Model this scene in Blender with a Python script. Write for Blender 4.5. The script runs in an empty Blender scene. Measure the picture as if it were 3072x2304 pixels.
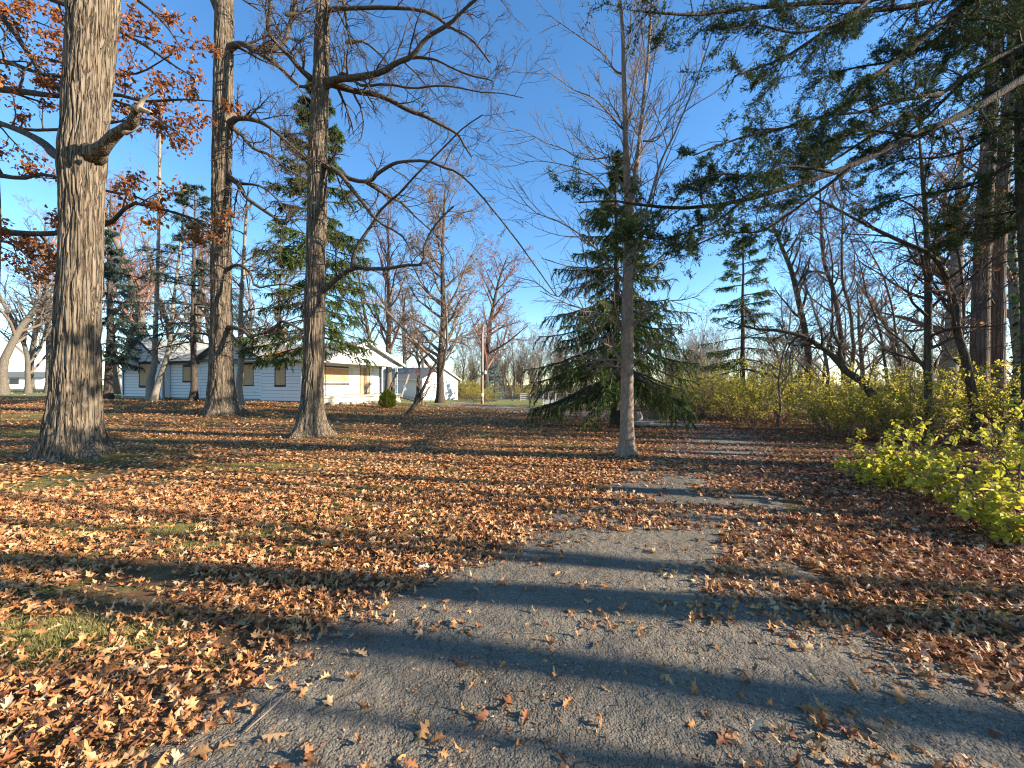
import bpy, math
import numpy as np
from math import radians as rad

# ------------------------------------------------------------------ camera, sky, sun, exposure
SC = bpy.context.scene
COL = SC.collection
F_PX, CX, CY, EYE = 1180.0, 1536.0, 1152.0, 1.6        # photograph is 3072 x 2304, camera held level at eye height
cam = bpy.data.cameras.new('camera'); cam.sensor_width = 36.0; cam.lens = 36.0 * F_PX / 3072.0
cam.clip_start = 0.05; cam.clip_end = 3000.0
camo = bpy.data.objects.new('camera', cam); COL.objects.link(camo)
camo.location = (0, 0, EYE); camo.rotation_euler = (rad(90), 0, 0); SC.camera = camo

SUN_EL = 21.0
SUN_AZ = 100.5             # clockwise from +Y (the view direction): the sun stands to the right, a little behind
saz, sel = rad(SUN_AZ), rad(SUN_EL)
SUN_DIR = np.array([math.sin(saz) * math.cos(sel), math.cos(saz) * math.cos(sel), math.sin(sel)])
world = bpy.data.worlds.new('World'); SC.world = world; world.use_nodes = True
wn = world.node_tree; wn.nodes.clear()
sky = wn.nodes.new('ShaderNodeTexSky'); sky.sky_type = 'NISHITA'; sky.sun_disc = False
sky.sun_elevation = sel; sky.sun_rotation = saz
sky.altitude = 200; sky.air_density = 1.0; sky.dust_density = 0.1; sky.ozone_density = 3.0
hs = wn.nodes.new('ShaderNodeHueSaturation'); hs.inputs['Saturation'].default_value = 1.18; hs.inputs['Value'].default_value = 1.0
bg = wn.nodes.new('ShaderNodeBackground'); bg.inputs['Strength'].default_value = 0.115
wo = wn.nodes.new('ShaderNodeOutputWorld')
wn.links.new(sky.outputs[0], hs.inputs['Color']); wn.links.new(hs.outputs[0], bg.inputs[0]); wn.links.new(bg.outputs[0], wo.inputs[0])
sun = bpy.data.lights.new('sun', 'SUN'); sun.energy = 5.0; sun.angle = rad(0.53); sun.color = (1.0, 0.885, 0.735)
suno = bpy.data.objects.new('sun', sun); COL.objects.link(suno)
from mathutils import Vector
suno.rotation_euler = Vector(SUN_DIR).to_track_quat('Z', 'Y').to_euler()
suno.location = (30, -6, 20)
SC.view_settings.view_transform = 'Standard'; SC.view_settings.look = 'None'
SC.view_settings.exposure = 1.5; SC.view_settings.gamma = 1.0; SC.view_settings.use_curve_mapping = False
SC.render.engine = 'CYCLES'
SC.cycles.max_bounces = 6; SC.cycles.diffuse_bounces = 3; SC.cycles.glossy_bounces = 2
SC.cycles.transmission_bounces = 4; SC.cycles.transparent_max_bounces = 4
SC.cycles.use_denoising = True; SC.cycles.filter_width = 1.15
SC.cycles.caustics_reflective = False; SC.cycles.caustics_refractive = False

# ------------------------------------------------------------------ numeric helpers
RNG = np.random.default_rng(7)
_perm = np.random.default_rng(3).permutation(512)
_perm = np.concatenate([_perm, _perm, _perm])
_grad = np.random.default_rng(5).normal(size=(512, 3)); _grad /= np.linalg.norm(_grad, axis=1)[:, None]
def pn(x, y, z=0.0):
    """gradient noise, about -1..1"""
    x, y, z = np.broadcast_arrays(np.asarray(x, float), np.asarray(y, float), np.asarray(z, float))
    xi, yi, zi = np.floor(x).astype(int), np.floor(y).astype(int), np.floor(z).astype(int)
    xf, yf, zf = x - xi, y - yi, z - zi
    u, v, w = [t * t * t * (t * (t * 6 - 15) + 10) for t in (xf, yf, zf)]
    out = 0
    for a in (0, 1):
        for b in (0, 1):
            for c in (0, 1):
                g = _grad[_perm[(_perm[(_perm[(xi + a) & 511] + yi + b) & 511] + zi + c) & 511]]
                d = g[..., 0] * (xf - a) + g[..., 1] * (yf - b) + g[..., 2] * (zf - c)
                out = out + d * (u if a else 1 - u) * (v if b else 1 - v) * (w if c else 1 - w)
    return out * 1.6
def fbm(x, y, z=0.0, o=3):
    s, a = 0, 1.0
    for k in range(o):
        s = s + a * pn(x * 2 ** k, y * 2 ** k, z * 2 ** k + 7.3 * k); a *= .5
    return s
def sst(a, b, x):
    t = np.clip((np.asarray(x, float) - a) / (b - a), 0, 1); return t * t * (3 - 2 * t)
def nrm(v):
    return v / np.maximum(np.linalg.norm(v, axis=-1, keepdims=True), 1e-9)
MOUNDS = []
def T(x, y):
    """height of the ground"""
    x, y = np.asarray(x, float), np.asarray(y, float)
    z = 0.45 * sst(-4, -16, x) * sst(10, 25, y) + .2 * sst(-30, -50, x) * sst(15, 40, y)
    z = z - 0.55 * sst(27, 46, y) * sst(-17, -10, x) * (1 - sst(60, 120, y) * .6)
    for mx, my, h, r in MOUNDS:
        z = z + h * np.exp(-((x - mx) ** 2 + (y - my) ** 2) / (r * r))
    return z
def Tz(x, y): return float(T(x, y))
def W(px, py, d):
    """a photograph pixel seen at depth d"""
    return np.array([(px - CX) / F_PX * d, d, EYE - (py - CY) / F_PX * d])

# ------------------------------------------------------------------ mesh helpers
def raw_mesh(name, V, Q=None, Tr=None, smooth=True):
    V = np.asarray(V, np.float32).reshape(-1, 3)
    Q = np.zeros((0, 4), np.int32) if Q is None or len(Q) == 0 else np.asarray(Q, np.int32)
    Tr = np.zeros((0, 3), np.int32) if Tr is None or len(Tr) == 0 else np.asarray(Tr, np.int32)
    me = bpy.data.meshes.new(name)
    me.vertices.add(len(V)); me.vertices.foreach_set('co', V.ravel())
    nl = Q.size + Tr.size
    me.loops.add(nl); me.loops.foreach_set('vertex_index', np.concatenate([Q.ravel(), Tr.ravel()]).astype(np.int32))
    st = np.concatenate([np.arange(len(Q)) * 4, Q.size + np.arange(len(Tr)) * 3]).astype(np.int32)
    me.polygons.add(len(st)); me.polygons.foreach_set('loop_start', st)
    me.update(calc_edges=True)
    if smooth: me.shade_smooth()
    else: me.shade_flat()
    return me
class MB:
    def __init__(s): s.V, s.Q, s.T, s.n = [], [], [], 0
    def add(s, V, Q=None, Tr=None):
        V = np.asarray(V, float).reshape(-1, 3)
        if Q is not None and len(Q): s.Q.append(np.asarray(Q, np.int64) + s.n)
        if Tr is not None and len(Tr): s.T.append(np.asarray(Tr, np.int64) + s.n)
        s.V.append(V); s.n += len(V); return s
    def box(s, a, b):
        (x0, y0, z0), (x1, y1, z1) = a, b
        V = [(x0, y0, z0), (x1, y0, z0), (x1, y1, z0), (x0, y1, z0), (x0, y0, z1), (x1, y0, z1), (x1, y1, z1), (x0, y1, z1)]
        return s.hexa(V)
    def hexa(s, V):
        return s.add(V, [(0, 3, 2, 1), (4, 5, 6, 7), (0, 1, 5, 4), (1, 2, 6, 5), (2, 3, 7, 6), (3, 0, 4, 7)])
    def beam(s, p, q, w, h, up=(0, 0, 1)):
        p, q = np.array(p, float), np.array(q, float); t = nrm(q - p); u = np.array(up, float)
        if abs(t @ u) > .95: u = np.array([1., 0, 0])
        b = nrm(np.cross(t, u)) * w / 2; c = nrm(np.cross(b, t)) * h / 2
        return s.hexa([p - b - c, q - b - c, q + b - c, p + b - c, p - b + c, q - b + c, q + b + c, p + b + c])
    def tube(s, pts, rad_, n=8):
        P = np.asarray(pts, float)[None]; R = np.broadcast_to(np.asarray(rad_, float), (P.shape[1],))[None]
        V, Q = tubes(P, R, n); return s.add(V, Q)
    def build(s, name, mat, parent=None, smooth=True, off=None, kind=None, bevel=0):
        V = np.concatenate(s.V) if s.V else np.zeros((0, 3))
        if off is not None: V = V - np.asarray(off, float)
        me = raw_mesh(name, V, np.concatenate(s.Q) if s.Q else None, np.concatenate(s.T) if s.T else None, smooth)
        me.materials.append(mat)
        return link(name, me, parent, kind, bevel)
def link(name, me, parent=None, kind=None, bevel=0):
    o = bpy.data.objects.new(name, me); COL.objects.link(o)
    if parent is not None: o.parent = parent
    if kind: o['kind'] = kind
    if bevel:
        m = o.modifiers.new('bevel', 'BEVEL'); m.width = bevel; m.segments = 2; m.limit_method = 'ANGLE'
    return o
def tag(o, label, cat, group=None):
    o['label'] = label; o['category'] = cat
    if group: o['group'] = group
    return o
def thing(name, label, cat, loc=(0, 0, 0), rz=0, group=None):
    o = bpy.data.objects.new(name, None); COL.objects.link(o); o.empty_display_size = .2
    o.location = [float(v) for v in loc]; o.rotation_euler = (0, 0, rz)
    return tag(o, label, cat, group)
def dup(root, loc, rz, sc=1.0, label=None, group=None):
    r = root.copy(); COL.objects.link(r); r.location = [float(v) for v in loc]; r.rotation_euler = (0, 0, rz)
    r.scale = (sc, sc, sc) if np.isscalar(sc) else sc
    if label: r['label'] = label
    if group: r['group'] = group
    for ch in list(root.children):
        c = ch.copy(); COL.objects.link(c); c.parent = r
        for g in list(ch.children):
            d = g.copy(); COL.objects.link(d); d.parent = c
    return r

def tubes(P, R, s):
    P = np.asarray(P, float); M, N, _ = P.shape
    t = np.empty_like(P); t[:, 1:-1] = P[:, 2:] - P[:, :-2]; t[:, 0] = P[:, 1] - P[:, 0]; t[:, -1] = P[:, -1] - P[:, -2]
    t = nrm(t)
    ref = np.eye(3)[np.argmin(np.abs(t.mean(1)), axis=1)][:, None, :]
    b = nrm(np.cross(t, ref)); c = np.cross(t, b)
    a = np.arange(s) * 2 * np.pi / s
    V = P[:, :, None] + R[:, :, None, None] * (np.cos(a)[:, None] * b[:, :, None] + np.sin(a)[:, None] * c[:, :, None])
    i = np.arange(M)[:, None, None] * N * s + np.arange(N - 1)[None, :, None] * s
    k = np.arange(s)[None, None]; k2 = (k + 1) % s
    Q = np.stack([i + k, i + k2, i + s + k2, i + s + k], -1).reshape(-1, 4)
    return V.reshape(-1, 3), Q
def grow(start, d, L, N, wob, up, rng):
    M = len(start); P = np.empty((M, N, 3)); P[:, 0] = start; d = nrm(d); st = (L / (N - 1))[:, None]
    drift = rng.normal(size=(M, 3)) * wob * .5
    for i in range(1, N):
        P[:, i] = P[:, i - 1] + d * st
        d = d + rng.normal(size=(M, 3)) * wob + drift
        d[:, 2] += up; d = nrm(d)
    return P
def at_t(P, t):
    N = P.shape[1]; f = t * (N - 1); i = np.minimum(f.astype(int), N - 2); w = (f - i)
    m = np.arange(len(P))[:, None]
    if P.ndim == 3: w = w[..., None]
    return P[m, i] * (1 - w) + P[m, i + 1] * w, i
def spawn(P, R, n, rng, t0=.2, t1=1., ang=(30, 60), ln=(.3, .5), N=5, wob=.12, up=0., rr=.6, tip=.3, rmin=.002, shape=.5, absl=False):
    """n side branches on every path in P"""
    M, K, _ = P.shape
    t = t0 + (t1 - t0) * (np.arange(n)[None] + rng.random((M, n))) / n
    s, i = at_t(P, t); r, _ = at_t(R, t)
    m = np.arange(M)[:, None]; tg = nrm(P[m, i + 1] - P[m, i])
    pl = np.linalg.norm(np.diff(P, axis=1), axis=2).sum(1)[:, None]
    L = rng.uniform(*ln, size=(M, n)) * (1 - shape * t) * (1 if absl else pl)
    q = nrm(np.cross(tg, nrm(rng.normal(size=(M, n, 3)))))
    a = np.radians(rng.uniform(*ang, size=(M, n)))[..., None]
    d = tg * np.cos(a) + q * np.sin(a)
    P2 = grow(s.reshape(-1, 3), d.reshape(-1, 3), L.ravel(), N, wob, up, rng)
    r0 = np.maximum(r * rr, rmin).ravel()[:, None]
    R2 = r0 * np.linspace(1, tip, N)[None]
    return P2, R2
def resample(pts, n):
    """smooth path through control points (Catmull-Rom)"""
    p = np.asarray(pts, float); p = np.vstack([2 * p[0] - p[1], p, 2 * p[-1] - p[-2]])
    m = len(p) - 3; u = np.linspace(0, m - 1e-6, n); i = u.astype(int); f = (u - i)[:, None]
    a, b, c, d = p[i], p[i + 1], p[i + 2], p[i + 3]
    return .5 * (2 * b + (c - a) * f + (2 * a - 5 * b + 4 * c - d) * f ** 2 + (3 * b - a - 3 * c + d) * f ** 3)
def kites(pos, d, L, Wd, rng, flat=0.0, nrmv=None):
    """one slim quad blade for every point"""
    M = len(pos); d = nrm(d); r = rng.normal(size=(M, 3)); r[:, 2] += flat
    sd = nrm(np.cross(d, r))
    L, Wd = L[:, None], Wd[:, None]
    up = np.cross(sd, d) * L * .12
    V = np.stack([pos, pos + d * L * .45 + sd * Wd / 2 + up, pos + d * L, pos + d * L * .45 - sd * Wd / 2 + up], 1)
    return V.reshape(-1, 3), np.arange(M * 4).reshape(-1, 4)
def blades(pos, d, L, Wd, rng, flat=0.0):
    """one slim triangle for every point"""
    M = len(pos); d = nrm(d); r = rng.normal(size=(M, 3)); r[:, 2] += flat
    sd = nrm(np.cross(d, r)) * Wd[:, None] * .5
    V = np.stack([pos - sd, pos + sd, pos + d * L[:, None]], 1)
    return V.reshape(-1, 3), np.arange(M * 3).reshape(-1, 3)
def leaves6(pos, d, L, Wd, rng, flat=0.6):
    """ovate folded leaf: two quads along the midrib"""
    M = len(pos); d = nrm(d); r = rng.normal(size=(M, 3)); r[:, 2] += flat * 2
    sd = nrm(np.cross(d, r)); n = np.cross(sd, d); L, Wd = L[:, None], Wd[:, None]
    droop = -n * L * rng.uniform(0, .25, (M, 1)); fold = n * Wd * rng.uniform(.05, .3, (M, 1))
    V = np.stack([pos, pos + d * L * .3 + sd * Wd * .5 + fold, pos + d * L * .72 + sd * Wd * .36 + fold + droop * .5, pos + d * L + droop,
                  pos + d * L * .72 - sd * Wd * .36 + fold + droop * .5, pos + d * L * .3 - sd * Wd * .5 + fold], 1).reshape(-1, 3)
    b = np.arange(M)[:, None] * 6
    return V, np.concatenate([b + np.array([[0, 1, 2, 3]]), b + np.array([[0, 3, 4, 5]])])

# ------------------------------------------------------------------ materials
def mat_new(name):
    m = bpy.data.materials.new(name); m.use_nodes = True; nt = m.node_tree
    return m, nt, nt.nodes['Principled BSDF']
def N_(nt, typ, **kw):
    n = nt.nodes.new(typ)
    for k, v in kw.items():
        if k in n.inputs: n.inputs[k].default_value = v
        else: setattr(n, k, v)
    return n
def ramp(nt, fac, stops, interp='LINEAR'):
    r = nt.nodes.new('ShaderNodeValToRGB'); r.color_ramp.interpolation = interp
    el = r.color_ramp.elements
    while len(el) < len(stops): el.new(.5)
    for e, (p, c) in zip(el, stops): e.position = p; e.color = (*c, 1) if len(c) == 3 else c
    nt.links.new(fac, r.inputs[0]); return r.outputs[0]
def coords(nt, scale=(1, 1, 1), rot=(0, 0, 0), space='Object'):
    tc = nt.nodes.new('ShaderNodeTexCoord'); mp = nt.nodes.new('ShaderNodeMapping')
    mp.inputs['Scale'].default_value = scale; mp.inputs['Rotation'].default_value = rot
    nt.links.new(tc.outputs[space], mp.inputs[0]); return mp.outputs[0]
def noise(nt, vec, s, det=4, rough=.6, dist=0.0):
    n = N_(nt, 'ShaderNodeTexNoise', Scale=s, Detail=det, Roughness=rough, Distortion=dist)
    nt.links.new(vec, n.inputs['Vector']); return n.outputs['Fac']
def mixc(nt, f, a, b, mode='MIX'):
    m = nt.nodes.new('ShaderNodeMix'); m.data_type = 'RGBA'; m.blend_type = mode
    if isinstance(f, (int, float)): m.inputs[0].default_value = f
    else: nt.links.new(f, m.inputs[0])
    for k, v in ((6, a), (7, b)):
        if isinstance(v, tuple): m.inputs[k].default_value = (*v, 1)
        else: nt.links.new(v, m.inputs[k])
    return m.outputs[2]
def bump(nt, h, dist, strength=1.0, prev=None):
    b = N_(nt, 'ShaderNodeBump', Strength=strength, Distance=dist); nt.links.new(h, b.inputs['Height'])
    if prev is not None: nt.links.new(prev, b.inputs['Normal'])
    return b.outputs[0]
def math_(nt, op, a, b=None):
    m = nt.nodes.new('ShaderNodeMath'); m.operation = op
    for k, v in ((0, a), (1, b)):
        if v is None: continue
        if isinstance(v, (int, float)): m.inputs[k].default_value = v
        else: nt.links.new(v, m.inputs[k])
    return m.outputs[0]

def m_bark(name, dark, light, s=14, stretch=.16, depth=.02, moss=None):
    m, nt, p = mat_new(name)
    v = coords(nt, (1, 1, stretch))
    n0 = noise(nt, v, s, 5, .65, .6)
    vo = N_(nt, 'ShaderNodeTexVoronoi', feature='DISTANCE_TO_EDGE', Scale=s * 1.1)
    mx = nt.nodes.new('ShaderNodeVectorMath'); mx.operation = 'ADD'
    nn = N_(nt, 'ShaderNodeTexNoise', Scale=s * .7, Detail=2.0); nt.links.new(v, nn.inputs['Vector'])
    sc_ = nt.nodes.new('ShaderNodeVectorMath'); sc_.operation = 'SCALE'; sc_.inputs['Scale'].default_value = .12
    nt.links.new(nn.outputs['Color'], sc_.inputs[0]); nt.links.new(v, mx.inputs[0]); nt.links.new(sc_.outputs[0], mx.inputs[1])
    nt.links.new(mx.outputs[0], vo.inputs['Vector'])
    big = noise(nt, coords(nt, (1, 1, .5)), 1.6, 3)
    c = ramp(nt, n0, [(.3, dark), (.7, light)])
    c = mixc(nt, ramp(nt, big, [(.35, (0, 0, 0)), (.7, (1, 1, 1))]), c, tuple(.72 * a + .02 for a in light), 'MIX')
    c2 = mixc(nt, .55, c, ramp(nt, n0, [(.3, dark), (.7, light)]))
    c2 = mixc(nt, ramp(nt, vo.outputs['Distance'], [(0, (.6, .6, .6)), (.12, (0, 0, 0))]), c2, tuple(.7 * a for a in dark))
    if moss:
        c2 = mixc(nt, ramp(nt, noise(nt, coords(nt, (1, 1, .4)), 2.3, 5), [(.55, (0, 0, 0)), (.7, (.7, .7, .7))]), c2, moss)
    nt.links.new(c2, p.inputs['Base Color']); p.inputs['Roughness'].default_value = .92; p.inputs['Specular IOR Level'].default_value = .15
    e = ramp(nt, vo.outputs['Distance'], [(0, (0, 0, 0)), (.16, (1, 1, 1))])
    b = bump(nt, e, depth, .9)
    b = bump(nt, n0, depth * .35, .8, b)
    nt.links.new(b, p.inputs['Normal']); return m
def m_leaf(name, stops, transl=.35, rough=.6, spec=.25, gscale=None):
    m, nt, p = mat_new(name)
    g = nt.nodes.new('ShaderNodeNewGeometry')
    c = ramp(nt, g.outputs['Random Per Island'], stops)
    v = coords(nt, space='Object')
    vr = noise(nt, v, gscale or 30, 3)
    c = mixc(nt, ramp(nt, vr, [(.3, (.0, .0, .0)), (.75, (.45, .45, .45))]), c, tuple(.55 * a for a in stops[0][1]))
    nt.links.new(c, p.inputs['Base Color']); p.inputs['Roughness'].default_value = rough; p.inputs['Specular IOR Level'].default_value = spec
    if transl:
        tr = nt.nodes.new('ShaderNodeBsdfTranslucent'); nt.links.new(c, tr.inputs[0])
        ms = nt.nodes.new('ShaderNodeMixShader'); ms.inputs[0].default_value = transl
        nt.links.new(p.outputs[0], ms.inputs[1]); nt.links.new(tr.outputs[0], ms.inputs[2])
        nt.links.new(ms.outputs[0], nt.nodes['Material Output'].inputs[0])
    return m
def m_plain(name, col, var=.25, s=6, rough=.75, spec=.3, bmp=.004, stretch=(1, 1, 1), dirt=None, dsc=1.2, dthr=.55, metal=0):
    m, nt, p = mat_new(name)
    v = coords(nt, stretch)
    n = noise(nt, v, s, 6, .65)
    c = ramp(nt, n, [(.28, tuple(a * (1 - var) for a in col)), (.72, tuple(min(1, a * (1 + var * .6)) for a in col))])
    if dirt:
        dn = noise(nt, coords(nt), dsc, 6, .7)
        c = mixc(nt, ramp(nt, dn, [(dthr, (0, 0, 0)), (dthr + .18, (.8, .8, .8))]), c, dirt)
    nt.links.new(c, p.inputs['Base Color']); p.inputs['Roughness'].default_value = rough; p.inputs['Specular IOR Level'].default_value = spec
    p.inputs['Metallic'].default_value = metal
    if bmp: nt.links.new(bump(nt, noise(nt, v, s * 4, 4), bmp), p.inputs['Normal'])
    return m
M = {}
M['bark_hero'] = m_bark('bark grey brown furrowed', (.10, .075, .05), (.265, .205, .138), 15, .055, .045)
M['bark_limb'] = m_bark('bark limb', (.05, .04, .03), (.17, .135, .095), 20, .3, .012)
M['bark_slim'] = m_bark('bark slim maple', (.16, .115, .08), (.34, .26, .19), 22, .35, .008)
M['bark_dark'] = m_bark('bark dark', (.04, .032, .025), (.13, .10, .075), 14, .18, .018)
M['bark_mid'] = m_bark('bark grey', (.09, .075, .055), (.24, .2, .15), 16, .25, .012)
M['bark_cedar_limb'] = m_bark('bark cedar limb', (.025, .02, .016), (.085, .065, .05), 16, .25, .012)
M['bark_pale'] = m_bark('bark pale', (.17, .145, .11), (.38, .33, .26), 16, .3, .01)
M['bark_cedar'] = m_bark('bark cedar shreddy', (.07, .05, .04), (.24, .175, .13), 12, .06, .035)
M['bark_ivy'] = m_bark('bark ivy grown', (.05, .045, .03), (.15, .12, .09), 14, .2, .02, (.05, .075, .02))
M['twig'] = m_plain('twig grey brown', (.2, .15, .115), .3, 9, .85, .1, 0)
M['under'] = m_leaf('dry stems', [(0, (.16, .12, .08)), (.6, (.27, .21, .14)), (1, (.34, .28, .17))], 0, .9, .1, 3)
M['twig_dark'] = m_plain('twig dark', (.09, .066, .05), .3, 9, .85, .1, 0)
M['twig_red'] = m_plain('twig reddish', (.22, .12, .09), .3, 9, .85, .1, 0)
M['deadwood'] = m_plain('bare dead wood', (.42, .31, .2), .3, 12, .8, .15, .004, (1, 1, .3))
M['needle'] = m_leaf('spruce needles', [(0, (.045, .08, .02)), (.5, (.085, .13, .03)), (1, (.17, .2, .045))], .3, .75, .1, 2)
M['needle_blue'] = m_leaf('blue spruce needles', [(0, (.04, .065, .05)), (.5, (.065, .10, .075)), (1, (.11, .15, .11))], .15, .75, .1, 2)
M['needle_paleblue'] = m_leaf('pale blue needles', [(0, (.12, .19, .17)), (.5, (.2, .28, .26)), (1, (.3, .38, .36))], .15, .6, .3, 2)
M['needle_light'] = m_leaf('light green needles', [(0, (.16, .2, .025)), (.5, (.26, .3, .04)), (1, (.36, .36, .08))], .3, .55, .3, 3)
M['cedar'] = m_leaf('cedar sprays', [(0, (.028, .05, .018)), (.6, (.05, .085, .03)), (.92, (.09, .12, .035)), (1, (.2, .13, .04))], .15, .8, .08, 3)
M['oak_leaf'] = m_leaf('oak leaves russet', [(0, (.20, .06, .02)), (.5, (.36, .12, .03)), (.85, (.48, .2, .06)), (1, (.55, .3, .12))], .4, .6, .25, 4)
M['tan_leaf'] = m_leaf('tan seeds and leaves', [(0, (.3, .17, .09)), (.6, (.42, .26, .14)), (1, (.5, .34, .2))], .3, .7, .2, 4)
M['bush_leaf'] = m_leaf('yellow green leaves', [(0, (.34, .36, .03)), (.45, (.54, .5, .05)), (.75, (.66, .58, .08)), (.92, (.64, .42, .1)), (1, (.4, .22, .08))], .5, .5, .3, 5)
M['bush_leaf_far'] = m_leaf('olive yellow leaves', [(0, (.36, .34, .04)), (.5, (.58, .5, .07)), (.85, (.68, .54, .1)), (1, (.55, .36, .12))], .65, .55, .3, 3)
M['ivy'] = m_leaf('ivy leaves', [(0, (.03, .06, .015)), (1, (.1, .15, .03))], .2, .4, .5, 3)
litter_stops = [(0, (.13, .05, .022)), (.1, (.26, .095, .036)), (.28, (.43, .17, .058)), (.52, (.56, .255, .085)), (.78, (.66, .345, .135)), (.94, (.7, .43, .21)), (1, (.64, .46, .28))]
M['litter'] = m_leaf('fallen oak leaves', litter_stops, .12, .62, .3, 35)
M['litter_red'] = m_leaf('fallen leaves redder', [(0, (.15, .05, .028)), (.4, (.32, .12, .05)), (.8, (.48, .22, .105)), (1, (.6, .4, .27))], .18, .62, .3, 35)
M['grass'] = m_leaf('lawn grass', [(0, (.17, .16, .04)), (.5, (.3, .27, .075)), (1, (.48, .4, .17))], .3, .6, .25, 4)
M['white'] = m_plain('weathered white siding', (.74, .74, .72), .1, 5, .6, .35, .003, (1, 1, 6), (.40, .42, .38), 1.7, .6)
M['white_clean'] = m_plain('white painted siding', (.78, .78, .77), .06, 5, .6, .35, .002, (1, 1, 6), (.6, .6, .57), 1.1, .62)
M['trim'] = m_plain('old white trim', (.6, .59, .55), .25, 9, .7, .3, .004, (1, 1, 1), (.25, .22, .18), 3, .55)
M['darktrim'] = m_plain('dark fascia', (.05, .045, .045), .3, 9, .75, .2, .003)
M['backing'] = m_plain('wall sheathing', (.12, .1, .09), .2, 6, .9, .1, .002)
M['iron'] = m_plain('dark iron', (.035, .03, .03), .3, 20, .55, .4, .001)
M['metal'] = m_plain('galvanised metal', (.45, .46, .47), .2, 14, .45, .5, .001, metal=.6)
M['pole'] = m_plain('wooden pole', (.3, .17, .1), .35, 8, .85, .15, .006, (1, 1, .1))
M['grey_wood'] = m_plain('grey weathered wood', (.27, .24, .21), .35, 10, .85, .15, .005, (1, 1, .12))
M['dark_wood'] = m_plain('dark weathered wood', (.1, .08, .07), .35, 10, .85, .15, .005, (1, 1, .12))
M['stone'] = m_plain('pale stone', (.42, .38, .32), .3, 5, .9, .2, .012, (1, 1, 1), (.16, .15, .12), 3, .5)
M['concrete'] = m_plain('yellowed concrete', (.52, .48, .38), .22, 4, .85, .2, .008, (1, 1, 1), (.3, .28, .22), 1.5, .55)
M['shingle_g'] = None
def m_shingle(name, col):
    m, nt, p = mat_new(name)
    v = coords(nt)
    br = N_(nt, 'ShaderNodeTexBrick', Scale=1.0); br.offset = .5
    br.inputs['Brick Width'].default_value = .3; br.inputs['Row Height'].default_value = .14; br.inputs['Mortar Size'].default_value = .008
    br.inputs['Color1'].default_value = (*col, 1); br.inputs['Color2'].default_value = (*[a * .75 for a in col], 1)
    br.inputs['Mortar'].default_value = (*[a * .4 for a in col], 1)
    nt.links.new(v, br.inputs['Vector'])
    n = noise(nt, v, 1.3, 6)
    c = mixc(nt, ramp(nt, n, [(.45, (0, 0, 0)), (.7, (.6, .6, .6))]), br.outputs['Color'], (.13, .12, .09))
    nt.links.new(c, p.inputs['Base Color']); p.inputs['Roughness'].default_value = .9
    nt.links.new(bump(nt, noise(nt, v, 60, 3), .01), p.inputs['Normal']); return m
M['shingle'] = m_shingle('grey green shingles', (.30, .31, .28))
M['shingle_dark'] = m_shingle('grey roofing', (.17, .18, .17))
def m_ply(name):
    m, nt, p = mat_new(name)
    v = coords(nt, (1, 1, .35))
    n = noise(nt, v, 9, 6, .7, 1.2)
    c = ramp(nt, n, [(.3, (.36, .2, .09)), (.5, (.52, .32, .15)), (.72, (.62, .42, .22))])
    f = noise(nt, coords(nt), 45, 4)
    c = mixc(nt, .35, c, ramp(nt, f, [(.35, (.3, .17, .08)), (.65, (.66, .46, .25))]))
    nt.links.new(c, p.inputs['Base Color']); p.inputs['Roughness'].default_value = .75; return m
M['ply'] = m_ply('plywood sheet')
def m_brick(name):
    m, nt, p = mat_new(name)
    n = noise(nt, coords(nt), 8, 5)
    nt.links.new(ramp(nt, n, [(.3, (.2, .07, .045)), (.7, (.38, .17, .11))]), p.inputs['Base Color']); p.inputs['Roughness'].default_value = .9
    return m
M['brick'] = m_brick('red brick')
M['mortar'] = m_plain('mortar', (.4, .37, .33), .2, 8, .9)

def m_ground():
    m, nt, p = mat_new('ground of soil grass and crumbled leaves')
    v = coords(nt)
    a = noise(nt, v, .55, 6, .65); b = noise(nt, v, 9, 6, .7); f = noise(nt, v, 60, 4, .7)
    soil = ramp(nt, b, [(.3, (.085, .05, .026)), (.55, (.2, .115, .055)), (.75, (.33, .2, .1))])
    grass = ramp(nt, f, [(.3, (.07, .085, .02)), (.7, (.21, .2, .06))])
    sep = nt.nodes.new('ShaderNodeSeparateXYZ'); nt.links.new(v, sep.inputs[0])
    # the far lawn and the field beyond the trees are grass
    far = ramp(nt, math_(nt, 'MULTIPLY', math_(nt, 'ADD', sep.outputs['Y'], math_(nt, 'MULTIPLY', a, 7.0)), .01), [(.27, (0, 0, 0)), (.36, (1, 1, 1))])
    near = ramp(nt, a, [(.5, (0, 0, 0)), (.62, (1, 1, 1))])
    c = mixc(nt, near, soil, grass)
    fg = ramp(nt, noise(nt, v, 3, 6), [(.3, (.13, .145, .045)), (.55, (.22, .22, .08)), (.75, (.3, .26, .13))])
    c = mixc(nt, far, c, fg)
    nt.links.new(c, p.inputs['Base Color']); p.inputs['Roughness'].default_value = .95; p.inputs['Specular IOR Level'].default_value = .1
    nt.links.new(bump(nt, f, .02, 1, bump(nt, b, .04, .8)), p.inputs['Normal']); return m
M['ground'] = m_ground()
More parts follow.
